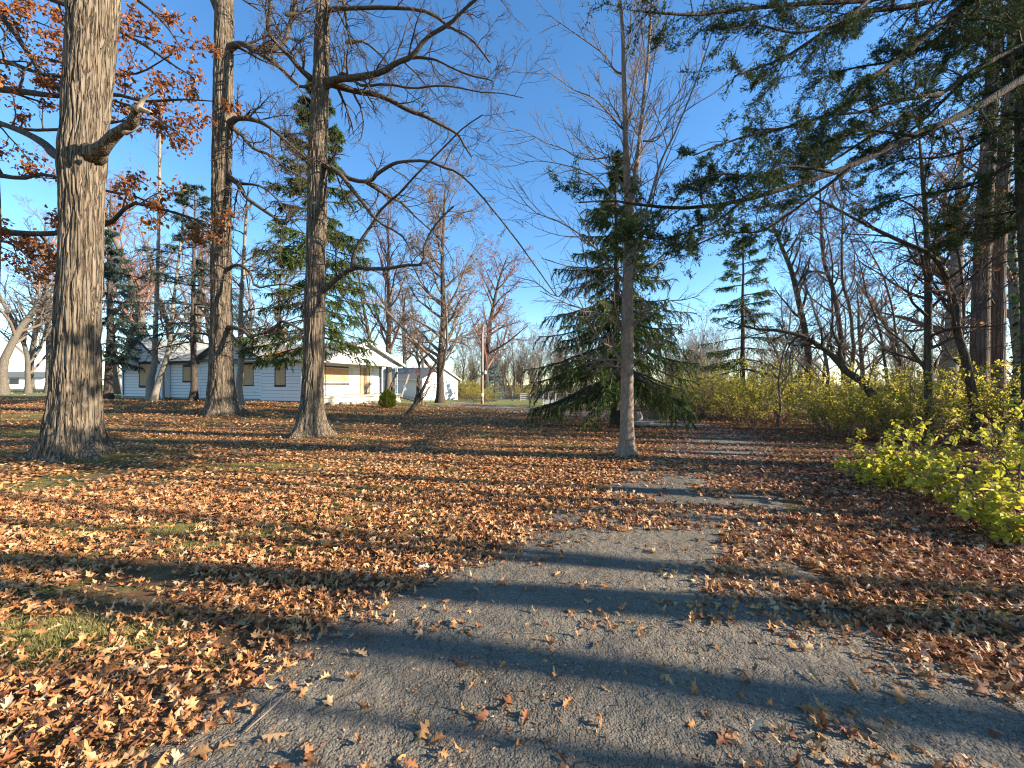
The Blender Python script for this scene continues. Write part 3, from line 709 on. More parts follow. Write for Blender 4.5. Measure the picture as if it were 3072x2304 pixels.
def auto_tree(name, label, base, H, r0, seed, lean=(0, 0), fork=.35, nl=10, ln=(.35, .55), ang=(28, 55), up=.05, lev=(7, 7, 5), mats=('bark_dark', 'twig'), leaf=None, group=None, trunk=None, sides=10, wob=.05, twr=(.0035, .002), cat='tree', t0=None, leaf_n=5, leaf_s=(.07, .12), shape=.45):
    """a bare tree: trunk with root flare, limbs, branches and twigs"""
    rng = np.random.default_rng(seed); base = np.asarray(base, float)
    root = thing(name, label, cat, base, 0, group)
    if trunk is None:
        P = grow(np.array([[0, 0, -.15]]), np.array([[lean[0], lean[1], 1.]]), np.array([H + .15]), 16, wob, .04, rng)
    else:
        P = (resample(np.asarray(trunk, float), 18) - base)[None]
    k = np.linspace(0, 1, P.shape[1]); R = r0 * ((1 - k) ** .75 * .88 + .12)
    R[0] *= 1.6; R[1] *= 1.12
    V, Q = tubes(P, R[None], sides); me = raw_mesh('trunk', V, Q); me.materials.append(M[mats[0]]); link('trunk', me, root)
    R = R[None]; lv = []
    L1 = spawn(P, R, nl, rng, t0 if t0 is not None else fork, .97, ang, ln, 9, .1, up, .55, .25, .006, shape)
    lv.append((*L1, 6))
    L2 = spawn(*L1, lev[0], rng, .2, .98, (25, 60), (.3, .55), 5, .13, up * .8, .6, .3, .004, .4); lv.append((*L2, 3))
    L3 = spawn(*L2, lev[1], rng, .15, .98, (25, 60), (.35, .6), 4, .15, up * .5, .6, .4, twr[0], .35); lv.append((*L3, 3))
    last = L3
    if lev[2]:
        L4 = spawn(*L3, lev[2], rng, .15, .98, (25, 60), (.4, .7), 2, .15, 0, .7, .5, twr[1], .3); lv.append((*L4, 3)); last = L4
    cr_ = crown_mesh(root, None, lv, M[mats[1]])
    if leaf:
        s = last[0][:, -1]; sel_ = rng.random(len(s)) < leaf[1]; s = s[sel_]
        s = np.repeat(s, leaf_n, 0) + rng.normal(size=(len(s) * leaf_n, 3)) * .05
        dd = rng.normal(size=s.shape); dd[:, 2] -= .7
        L = rng.uniform(*leaf_s, len(s)); V, Q = leaves6(s, dd, L, L * .55, rng)
        me = raw_mesh('leaves', V, Q, None, False); me.materials.append(M[leaf[0]]); link('leaves', me, root, 'stuff')
    return root

# --- the big furrowed tree with the broken stub
b1 = foot(213, 1368); t1 = thing('shade_tree', 'massive furrowed grey trunk with a broken stub limb, beside the lawn edge', 'tree', b1)
d1 = b1[1]
pf = [(l * 1.3888, r * 1.3888, y * 1.3888) for l, r, y in ((138, 268, 0), (133, 251, 150), (125, 240, 290), (116, 240, 340), (125, 232, 420), (122, 229, 550), (112, 224, 700), (101, 226, 850), (82, 236, 945), (72, 244, 985))]
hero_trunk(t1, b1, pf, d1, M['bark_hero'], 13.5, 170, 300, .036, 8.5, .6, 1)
lim = []
lim.append(limb_mesh(t1, b1, path_px([(520, 850), (570, 815), (640, 740), (720, 690), (745, 640), (745, 590)], d1 - .1, -.55, 14, c4), .135, .06, M['bark_hero'], 14, 'broken_limb', .14, 3))
limb_mesh(t1, b1, path_px([(742, 600), (775, 600), (825, 620), (840, 632)], d1 - .62, -.1, 8, c4), .05, .035, M['deadwood'], 10, 'snapped_end', .2, 4)
limb_mesh(t1, b1, path_px([(770, 600), (785, 560), (815, 530), (845, 505)], d1 - .66, -.1, 8, c4), .048, .012, M['deadwood'], 10, 'split_wood', .2, 5)
limb_mesh(t1, b1, path_px([(690, 735), (740, 725), (775, 690)], d1 - .5, -.05, 6, c4), .03, .005, M['deadwood'], 8, 'splinter', .2, 6)
lim.append(limb_mesh(t1, b1, path_px([(380, 880), (300, 850), (250, 800), (150, 740), (0, 680), (-200, 600)], d1, .6, 16, c4), .12, .035, M['bark_limb'], 12, 'limb', .06, 7))
# limbs above the picture
rg = np.random.default_rng(11)
tp = np.array([[b1[0] + .25, b1[1], 9.5], [b1[0] + .2, b1[1], 11], [b1[0] + .3, b1[1], 13.4]]); tpp = resample(tp, 8)[None]
LA = spawn(tpp, np.full((1, 8), .3), 8, rg, 0, 1, (30, 60), (4, 7), 10, .09, .04, .5, .25, .01, .2, True)
LB = spawn(*LA, 8, rg, .2, 1, (25, 60), (.25, .5), 6, .14, .02, .55, .3, .005); LC = spawn(*LB, 6, rg, .1, 1, (25, 60), (.3, .5), 4, .15, 0, .6, .4, .004)
crown_mesh(t1, b1, [(*LA, 7), (*LB, 4), (*LC, 3)], M['bark_limb'])

# --- second big trunk
b2 = foot(667, 1240); d2 = b2[1]; t2 = thing('shade_tree', 'tall straight furrowed trunk forking high up, standing before the house gable', 'tree', b2)
pf = [(l * 1.3888, r * 1.3888, y * 1.3888) for l, r, y in ((463, 508, 0), (460, 507, 100), (456, 504, 300), (454, 502, 500), (452, 503, 650), (449, 507, 800), (444, 513, 860), (438, 522, 893))]
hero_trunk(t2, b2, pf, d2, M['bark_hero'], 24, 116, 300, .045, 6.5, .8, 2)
lim = []
def L2_(pts, r0, r1, dd=.0, seed=0, n=14): lim.append(limb_mesh(t2, b2, path_px(pts, d2, dd, n, c4), r0 * .76, r1 * .76, M['bark_limb'], 9, 'limb', .08, seed))
L2_([(1235, 150), (1215, 80), (1190, 20), (1160, -50), (1130, -160), (1060, -400)], .27, .15, -.3, 1)
L2_([(1255, 275), (1300, 250), (1350, 245), (1430, 290), (1520, 350), (1590, 410), (1660, 480), (1720, 468)], .2, .07, -1.2, 2)
L2_([(1390, 265), (1450, 285), (1560, 250), (1600, 150), (1640, 0), (1660, -150)], .18, .09, .6, 3)
L2_([(1590, 80), (1660, 70), (1720, 60)], .10, .05, .3, 4, 8)
L2_([(1265, 690), (1310, 655), (1390, 660), (1470, 690), (1560, 760), (1650, 840), (1740, 910)], .17, .05, -1.0, 5)
L2_([(1560, 770), (1610, 740), (1690, 745), (1760, 800)], .06, .025, -.6, 6, 8)
L2_([(1275, 700), (1330, 740), (1400, 820), (1500, 860), (1580, 930), (1690, 990)], .13, .04, .8, 7)
L2_([(1265, 980), (1320, 1020), (1360, 1090), (1440, 1150), (1530, 1210), (1570, 1240), (1590, 1190)], .16, .05, -1.3, 8)
L2_([(1330, 1015), (1440, 1030), (1530, 1100), (1590, 1190), (1680, 1290)], .07, .03, -.8, 9)
L2_([(1250, 1500), (1290, 1470), (1340, 1470), (1390, 1520), (1420, 1590), (1560, 1570), (1680, 1600)], .10, .035, -1.2, 10)
L2_([(1255, 1810), (1295, 1812), (1346, 1827), (1388, 1868), (1409, 1855), (1492, 1831), (1554, 1781), (1587, 1785), (1680, 1830)], .13, .06, -1.8, 11, 18)
PA, RA = stack_paths(lim[1:]); rg = np.random.default_rng(21)
LB = spawn(PA, RA, 14, rg, .15, 1, (30, 70), (.7, 2.4), 7, .15, .03, .45, .3, .011, .2, True); LC = spawn(*LB, 8, rg, .15, 1, (25, 60), (.3, .6), 5, .15, .0, .6, .4, .008); LD = spawn(*LC, 4, rg, .2, 1, (25, 60), (.3, .6), 2, .15, 0, .7, .5, .006)
crown_mesh(t2, b2, [(*LB, 4), (*LC, 3), (*LD, 3)], M['twig_dark'])

# --- third trunk with the long crooked limbs
b3 = foot(933, 1306); d3 = b3[1]; t3 = thing('shade_tree', 'dark furrowed trunk with long crooked limbs reaching over the lawn', 'tree', b3)
pf = [(l * 1.3888, r * 1.3888, y * 1.3888) for l, r, y in ((681, 713, 0), (677, 713, 100), (670, 711, 230), (664, 709, 330), (661, 707, 500), (656, 705, 650), (652, 702, 800), (646, 702, 880), (628, 712, 940))]
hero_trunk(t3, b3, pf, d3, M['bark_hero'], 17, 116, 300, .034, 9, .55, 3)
lim = []
def L3_(pts, r0, r1, dd=.0, seed=0, n=16, cv=c5): lim.append(limb_mesh(t3, b3, path_px(pts, d3, dd, n, cv), r0 * .7, r1 * .8, M['bark_limb'], 9, 'limb', .09, seed))
L3_([(140, 490), (190, 450), (240, 405), (290, 440), (350, 475), (480, 465), (620, 488), (740, 475), (850, 480), (1000, 510), (1110, 515), (1235, 542)], .085, .012, -1.0, 1, 24)
L3_([(130, 470), (200, 440), (300, 430), (450, 400), (530, 350), (620, 310), (700, 210), (830, 130), (900, 60), (970, 0), (1060, -80)], .15, .04, -1.6, 2, 22)
L3_([(620, 315), (700, 322), (760, 335), (850, 380), (950, 420), (1060, 445), (1070, 480)], .065, .015, -.9, 3)
L3_([(150, 450), (220, 475), (310, 505), (450, 530), (600, 610), (690, 640), (760, 680), (870, 740), (900, 790), (950, 870)], .16, .03, .8, 4, 20)
L3_([(115, 620), (100, 400), (115, 250), (140, 120), (160, 55), (300, 45), (500, 42), (700, 65), (830, 150), (950, 220), (1050, 345)], .15, .03, -.9, 5, 24)
L3_([(240, 0), (250, 60), (262, 160), (288, 265)], .07, .03, -.5, 6, 10)
L3_([(110, 900), (160, 925), (220, 960), (290, 1050), (340, 1110), (380, 1165), (440, 1230), (560, 1300), (610, 1385)], .14, .022, -1.1, 7, 18)
L3_([(220, 955), (280, 990), (380, 1005), (430, 960), (500, 915), (560, 895), (700, 890), (790, 925), (880, 960), (1000, 1080), (1200, 1330), (1420, 1640)], .10, .018, -2.0, 8, 24)
L3_([(370, 1005), (480, 1080), (560, 1120), (640, 1200), (780, 1330), (850, 1450)], .085, .015, .9, 9)
L3_([(110, 1620), (150, 1590), (220, 1530), (300, 1482), (450, 1488), (540, 1475), (600, 1465), (678, 1458), (690, 1350), (760, 1230), (850, 1140)], .115, .03, -1.3, 10, 20)
L3_([(290, 1485), (305, 1380), (400, 1240), (440, 1170), (500, 1110), (560, 1060), (620, 990), (720, 890), (820, 790), (900, 710), (1010, 635)], .075, .018, -1.9, 11, 20)
L3_([(1715, 430), (1660, 380), (1600, 310), (1530, 240), (1480, 165), (1490, 80), (1500, -60)], .10, .045, -1.2, 12, 16, c4)
L3_([(1600, 310), (1650, 235), (1720, 170)], .035, .015, .5, 13, 8, c4)
L3_([(1700, 905), (1650, 850), (1560, 780)], .03, .012, -.6, 14, 8, c4)
L3_([(260, 235), (350, 230), (430, 290), (480, 340), (520, 420), (600, 510), (700, 590)], .055, .012, .6, 15, 14)
PA, RA = stack_paths(lim, 16); rg = np.random.default_rng(31)
LB = spawn(PA, RA, 15, rg, .12, 1, (35, 75), (.4, 1.9), 8, .15, -.02, .4, .3, .008, .2, True); LC = spawn(*LB, 8, rg, .15, 1, (25, 60), (.3, .65), 5, .16, -.02, .6, .4, .006); LD = spawn(*LC, 4, rg, .2, 1, (25, 60), (.3, .6), 2, .15, 0, .7, .5, .0045)
crown_mesh(t3, b3, [(*LB, 4), (*LC, 3), (*LD, 3)], M['twig_dark'])
s = LD[0][:, -1]; s = s[rg.random(len(s)) < .16]; s = np.repeat(s, 2, 0) + rg.normal(size=(len(s) * 2, 3)) * .03
dd = rg.normal(size=s.shape); dd[:, 2] -= 1; V, Q = kites(s, dd, rg.uniform(.02, .045, len(s)), rg.uniform(.012, .02, len(s)), rg)
me = raw_mesh('seeds', V - b3, Q, None, False); me.materials.append(M['tan_leaf']); link('seeds', me, t3, 'stuff')

# --- slim forked maple by the driveway
b5 = foot(1882, 1365); d5 = b5[1]; t5 = thing('young_maple', 'slim young maple with two upright leaders standing beside the driveway', 'tree', b5)
pf = [(l * 1.3888, r * 1.3888, y * 1.3888) for l, r, y in ((1349, 1366, 440), (1347, 1367, 520), (1344, 1368, 600), (1342, 1369, 700), (1340, 1369, 800), (1339, 1369, 900), (1336, 1371, 955), (1326, 1378, 983))]
hero_trunk(t5, b5, pf, d5, M['bark_slim'], W(0, 590, d5)[2], 48, 160, .006, 16, .25, 4)
lim = []
def L5_(pts, r0, r1, dd=.0, seed=0, n=16, cv=c5): lim.append(limb_mesh(t5, b5, path_px(pts, d5, dd, n, cv), r0, r1, M['bark_slim'], 9, 'limb', .05, seed))
L5_([(1815, 1180), (1808, 1020), (1800, 850), (1797, 620), (1790, 400), (1785, 200), (1770, 0), (1755, -200), (1760, -500)], .082, .02, -.2, 1, 22)
L5_([(1825, 1180), (1845, 1030), (1868, 850), (1885, 700), (1905, 500), (1922, 350), (1945, 0), (1960, -250), (1950, -500)], .06, .02, .3, 2, 22)
main5 = list(lim)
L5_([(1835, 1480), (1850, 1420), (1880, 1300), (1910, 1180), (1960, 1010), (2000, 880), (2080, 720), (2212, 390), (2300, 100)], .04, .012, -.5, 3)
L5_([(1795, 720), (1760, 690), (1700, 620), (1620, 540), (1520, 500), (1420, 430), (1290, 340)], .022, .005, -.6, 4)
L5_([(1790, 410), (1740, 390), (1690, 310), (1600, 240), (1500, 170), (1400, 100), (1330, 30)], .02, .005, -.5, 5)
L5_([(1780, 850), (1700, 870), (1560, 880), (1450, 820), (1360, 790), (1250, 730), (1130, 700)], .02, .005, -.7, 6)
L5_([(1790, 1180), (1700, 1050), (1600, 960), (1450, 910), (1300, 890), (1180, 920)], .022, .005, .5, 7)
L5_([(1800, 1560), (1720, 1480), (1640, 1380), (1540, 1290), (1420, 1220), (1280, 1160), (1150, 990)], .03, .006, -.9, 8)
L5_([(1790, 1640), (1700, 1600), (1560, 1500), (1430, 1640), (1300, 1560), (1180, 1530)], .028, .006, .6, 9)
L5_([(1875, 780), (1890, 700), (1960, 640), (2050, 590), (2212, 480)], .02, .006, .5, 10)
L5_([(1900, 780), (1980, 770), (2050, 660), (2120, 560), (2200, 400)], .015, .005, -.4, 11)
L5_([(1845, 1510), (1950, 1470), (2060, 1390), (2212, 1330), (2380, 1240)], .025, .006, .6, 12)
# low branches in the lower picture
def cA(x, y): return 1100 + x / 2.212, 900 + y / 2.212
L5_([(1710, 430), (1650, 360), (1600, 300), (1520, 230), (1470, 140), (1440, 60), (1380, -60)], .032, .008, -.7, 13, 14, cA)
L5_([(1700, 400), (1600, 395), (1480, 390), (1390, 350), (1290, 330)], .03, .008, .5, 14, 14, cA)
L5_([(1705, 215), (1640, 150), (1560, 100), (1440, 60), (1320, 20), (1150, -60)], .03, .007, -.8, 15, 14, cA)
L5_([(1755, 190), (1820, 130), (1900, 90), (2000, 10), (2100, 0), (2210, -30)], .028, .006, -.6, 16, 14, cA)
L5_([(1765, 420), (1830, 370), (1900, 320), (1980, 270), (2060, 200), (2110, 140)], .026, .006, -.9, 17, 14, cA)
L5_([(1720, 440), (1640, 440), (1570, 400), (1520, 330)], .02, .006, -.4, 18, 10, cA)
rg = np.random.default_rng(41)
PA, RA = stack_paths(main5, 20)
LA = spawn(PA, RA, 18, rg, .1, .98, (28, 48), (1.0, 2.8), 9, .05, .07, .28, .3, .010, .35, True)
PB, RB = stack_paths(lim[2:], 9); LAll = (np.concatenate([LA[0], PB]), np.concatenate([LA[1], RB]))
LB = spawn(*LAll, 12, rg, .12, 1, (25, 50), (.25, .55), 6, .09, .05, .6, .4, .0062, .4); LC = spawn(*LB, 7, rg, .15, 1, (25, 50), (.25, .5), 3, .12, .03, .7, .5, .0042)
crown_mesh(t5, b5, [(*LA, 5), (*LB, 4), (*LC, 3)], M['twig'])

# --- slender stems in front of the house
bI = foot(457, 1198); dI = 27.0; bI = np.array([(457 - CX) / F_PX * dI, dI, Tz((457 - CX) / F_PX * dI, dI)])
tI = thing('twin_stem_tree', 'slender tree with two crossing pale stems by the left house gable', 'tree', bI)
q1 = path_px([(455, 1206), (451, 1142), (463, 1097), (465, 1029), (468, 950), (474, 800), (478, 600), (480, 400), (490, 250)], dI, 0, 20)
q2 = path_px([(461, 1206), (477, 1142), (499, 1077), (509, 1029), (516, 950), (530, 830), (545, 700), (556, 560)], dI - .3, -.6, 20)
rg = np.random.default_rng(51)
a = limb_mesh(tI, bI, q1, .24, .05, M['bark_pale'], 10, 'trunk', .03, 1); b_ = limb_mesh(tI, bI, q2, .2, .04, M['bark_pale'], 10, 'trunk', .03, 2)
PA, RA = stack_paths([a, b_], 20); LA = spawn(PA, RA, 16, rg, .3, 1, (30, 60), (1.2, 3.5), 7, .1, .05, .35, .3, .01, .4, True); LB = spawn(*LA, 7, rg, .2, 1, (25, 60), (.3, .5), 5, .13, .03, .6, .4, .007); LC = spawn(*LB, 5, rg, .2, 1, (25, 60), (.3, .6), 3, .13, 0, .6, .4, .005)
crown_mesh(tI, bI, [(*LA, 5), (*LB, 4), (*LC, 3)], M['twig'])
dJ = 22.4; bJ = np.array([(719 - CX) / F_PX * dJ, dJ, Tz((719 - CX) / F_PX * dJ, dJ)])
auto_tree('slender_tree', 'thin pale straight stem growing close beside the boarded gable window', bJ, 10, .19, 61, trunk=path_px([(719, 1216), (718, 1150), (723, 1085), (722, 950), (730, 800), (738, 650), (745, 560)], dJ, 0, 14), nl=14, ln=(.12, .25), lev=(7, 5, 0), mats=('bark_pale', 'twig'), t0=.3, twr=(.006, .004))
# --- leaning redbud by the porch
dR = 20.0; bR = np.array([(1223 - CX) / F_PX * dR, dR, Tz((1223 - CX) / F_PX * dR, dR)])
def c5b(x, y): return 1050 + x / 3.687, 950 + y / 3.687
tR = thing('leaning_redbud', 'small dark leaning tree with forked stems beside the porch', 'tree', bR)
its = [limb_mesh(tR, bR, path_px(p, dR, dd_, 14, c5b), r0, r1, M['bark_dark'], 9, nm, .06, k) for k, (p, dd_, r0, r1, nm) in enumerate((
    ([(625, 1110), (660, 1060), (700, 995), (740, 945), (770, 890), (830, 750), (890, 620), (950, 510), (975, 440)], 0, .15, .04, 'trunk'),
    ([(735, 950), (750, 850), (748, 740), (765, 620), (765, 540), (745, 430), (740, 340), (700, 250)], .2, .09, .03, 'limb'),
    ([(765, 530), (720, 440), (650, 390), (590, 350), (480, 300)], .4, .05, .015, 'limb'),
    ([(768, 530), (800, 470), (860, 420), (900, 380), (880, 290)], -.3, .045, .015, 'limb'),
    ([(740, 345), (760, 280), (800, 220), (810, 150)], -.2, .03, .01, 'limb'),
    ([(760, 940), (830, 880), (860, 800), (940, 740)], -.3, .04, .012, 'limb'),
    ([(900, 610), (960, 560), (1040, 500), (1130, 440)], .2, .03, .01, 'limb')))]
rg = np.random.default_rng(71); PA, RA = stack_paths(its, 12)
LA = spawn(PA, RA, 8, rg, .35, 1, (30, 65), (.5, 1.5), 6, .13, .02, .45, .3, .007, .3, True); LB = spawn(*LA, 6, rg, .2, 1, (25, 60), (.3, .6), 5, .15, 0, .6, .4, .005); LC = spawn(*LB, 4, rg, .2, 1, (25, 60), (.3, .6), 3, .15, 0, .6, .4, .004)
crown_mesh(tR, bR, [(*LA, 5), (*LB, 4), (*LC, 3)], M['twig_red'])
# --- oaks by the garage
dO = 40.0; xO = (1321 - CX) / F_PX * dO; bO = np.array([xO, dO, Tz(xO, dO)])
tO = auto_tree('garage_oak', 'tall bare oak with tan leaf remnants standing before the garage', bO, 22, .42, 81, trunk=np.array([bO + (0, 0, -.2), bO + (0, 0, 4), bO + (.3, 0, 9), bO + (.2, 0, 15), bO + (.5, 0, 22)]), nl=30, ln=(.28, .48), ang=(32, 64), up=.06, lev=(8, 7, 4), mats=('bark_dark', 'twig'), leaf=('tan_leaf', .3), t0=.16, twr=(.012, .008), leaf_n=3, leaf_s=(.1, .2), shape=.6)
dO2 = 52.0; xO2 = (1458 - CX) / F_PX * dO2; bO2 = np.array([xO2, dO2, Tz(xO2, dO2)])
auto_tree('pole_oak', 'bare oak with clinging russet leaves behind the utility pole', bO2, 20, .42, 82, nl=22, ln=(.24, .42), ang=(35, 65), lev=(8, 7, 3), mats=('bark_dark', 'twig_red'), leaf=('oak_leaf', .14), t0=.2, twr=(.014, .01), leaf_n=3, leaf_s=(.12, .22))
# --- russet-leaved oak on the far left, trunk just outside the picture
bN = np.array([-20.6, 15.2, Tz(-20.6, 15.2)])
tN = thing('russet_oak', 'oak still holding russet leaves whose limbs spread behind the massive trunk', 'tree', bN)
its = []
its.append(limb_mesh(tN, bN, resample(np.array([bN + (0, 0, -.2), bN + (.1, 0, .4), bN + (.2, 0, 4), bN + (.4, 0, 8), bN + (.3, 0, 13), bN + (.6, 0, 18)]), 20), .55, .16, M['bark_dark'], 14, 'trunk', .03, 1))
for k, (p, dd_, r0) in enumerate((([(-60, 470), (0, 490), (150, 510), (330, 530), (620, 520), (800, 560), (1000, 550), (1180, 560)], -2.5, .15), ([(-60, 0), (40, 120), (180, 330), (300, 480), (640, 560), (850, 640), (1000, 760)], -2, .12),
        ([(-80, 1270), (100, 1290), (300, 1290), (580, 1250), (720, 1130), (850, 1150), (1050, 1200), (1200, 1290)], -3, .13), ([(-80, 950), (0, 970), (120, 985), (220, 965), (330, 985), (600, 1060), (760, 1090), (960, 1180), (1150, 1230)], -2.6, .10),
        ([(-80, -200), (150, -60), (400, 40), (640, 160), (800, 250), (960, 360), (1060, 420)], -2, .14), ([(-80, -500), (200, -300), (500, -150), (760, 0), (900, 120), (1000, 260)], -1.6, .14),
        ([(-60, 330), (60, 350), (200, 400), (330, 420), (640, 410), (780, 400), (950, 300)], -2.2, .09), ([(-100, 640), (0, 690), (200, 720), (500, 700), (740, 660), (900, 680), (1080, 800)], -1.6, .08),
        ([(-60, 60), (40, 60), (150, 100), (350, 180)], -1, .08), ([(-60, 1330), (40, 1340), (150, 1400), (280, 1420)], -1, .07))):
    its.append(limb_mesh(tN, bN, path_px(p, 15.0, dd_, 16, c4), r0, .015, M['bark_dark'], 8, 'limb', .06, 20 + k))
rg = np.random.default_rng(91); PA, RA = stack_paths(its[1:], 16)
LA = spawn(PA, RA, 13, rg, .1, 1, (30, 70), (.7, 1.9), 7, .12, .0, .45, .3, .008, .3, True); LB = spawn(*LA, 6, rg, .2, 1, (30, 60), (.3, .6), 5, .13, .0, .6, .4, .005)
crown_mesh(tN, bN, [(*LA, 5), (*LB, 3)], M['twig_dark'])
s = np.concatenate([LB[0][:, -1], LB[0][:, 3], LB[0][:, 2]]); patch = fbm(s[:, 0] * .55, s[:, 1] * .3, s[:, 2] * .55, 2) > -.22
s = s[patch & (rg.random(len(s)) < .75)]; s = np.repeat(s, 5, 0) + rg.normal(size=(len(s) * 5, 3)) * .09
dd = rg.normal(size=s.shape); dd[:, 2] -= .9; L = rg.uniform(.09, .17, len(s)); V, Q = leaves6(s, dd, L, L * .6, rg, .2)
me = raw_mesh('leaves', V - bN, Q, None, False); me.materials.append(M['oak_leaf']); link('leaves', me, tN, 'stuff')
# --- bare trees behind, on the left
def at_px(px, d): x = (px - CX) / F_PX * d; return np.array([x, d, Tz(x, d)])
bL = at_px(85, 40)
auto_tree('fork_tree', 'pale bare tree with a low V fork before the long white building', bL, 15, .22, 101, nl=16, ln=(.3, .55), ang=(20, 45), lev=(7, 6, 3), mats=('bark_mid', 'twig'), t0=.12, twr=(.011, .008))
auto_tree('stout_bare_tree', 'stout pale bare tree at the left end of the long building', at_px(8, 36), 17, .33, 102, nl=16, ln=(.3, .5), ang=(25, 55), lev=(7, 6, 3), mats=('bark_mid', 'twig'), t0=.2, twr=(.01, .007))
auto_tree('tall_bare_tree', 'tall bare tree behind the massive trunk near the dark conifer', at_px(345, 41), 20, .38, 103, nl=18, ln=(.25, .45), lev=(7, 6, 3), mats=('bark_mid', 'twig'), t0=.3, twr=(.011, .008))
auto_tree('curved_bare_tree', 'curving bare trunk left of the house near the small white house', at_px(385, 46), 17, .42, 104, lean=(-.12, 0), nl=14, ln=(.25, .45), lev=(7, 6, 3), mats=('bark_mid', 'twig'), t0=.35, twr=(.012, .008))
BT = {}
def bare_copy(key, mk, loc, H, rz, label, group=None, name=None):
    """first call builds the tree, later ones copy it with its parts"""
    if key not in BT:
        BT[key] = (mk(loc, label), H); t = BT[key][0]
        if group: t['group'] = group
        return t
    r, H0 = BT[key]; s_ = H / H0; return dup(r, loc, rz, (s_, s_, s_), label, group)
for k, (px, d, H, lab) in enumerate(((150, 44, 19, 'bare tree behind the massive trunk, left of its base'), (520, 46, 19, 'bare tall tree rising behind the left house gable'), (640, 44, 17, 'bare tree rising behind the main house gable'), (760, 50, 16, 'fine twigged bare tree behind the house chimney'),
        (1120, 46, 16, 'pale slim bare tree rising behind the porch roof'), (1165, 44, 19, 'stout bare tree rising behind the porch gable corner'), (1215, 54, 17, 'bare tree rising behind the garage roof'), (1270, 60, 16, 'bare spreading tree far behind the garage roof ridge'), (440, 40, 22, 'tall fine twigged bare tree behind the twin stem tree'), (590, 52, 24, 'very tall bare tree far behind the dark spruce'), (90, 52, 20, 'bare tree behind the low V fork tree'), (240, 50, 22, 'tall bare tree hidden mostly by the massive trunk'), (830, 56, 20, 'bare tree behind the tall sunlit spruce'))):
    kk = k % 3
    bare_copy('bt%d' % kk, lambda loc, lab_: auto_tree('bare_tree', lab_, loc, H, .33, 110 + kk, nl=19, ln=(.26, .43), ang=(22, 48), lev=(7, 6, 3), mats=('bark_mid', 'twig_red' if kk == 2 else 'twig'), t0=.24, twr=(.012, .009)), at_px(px, d), H, 1.7 * k, lab)

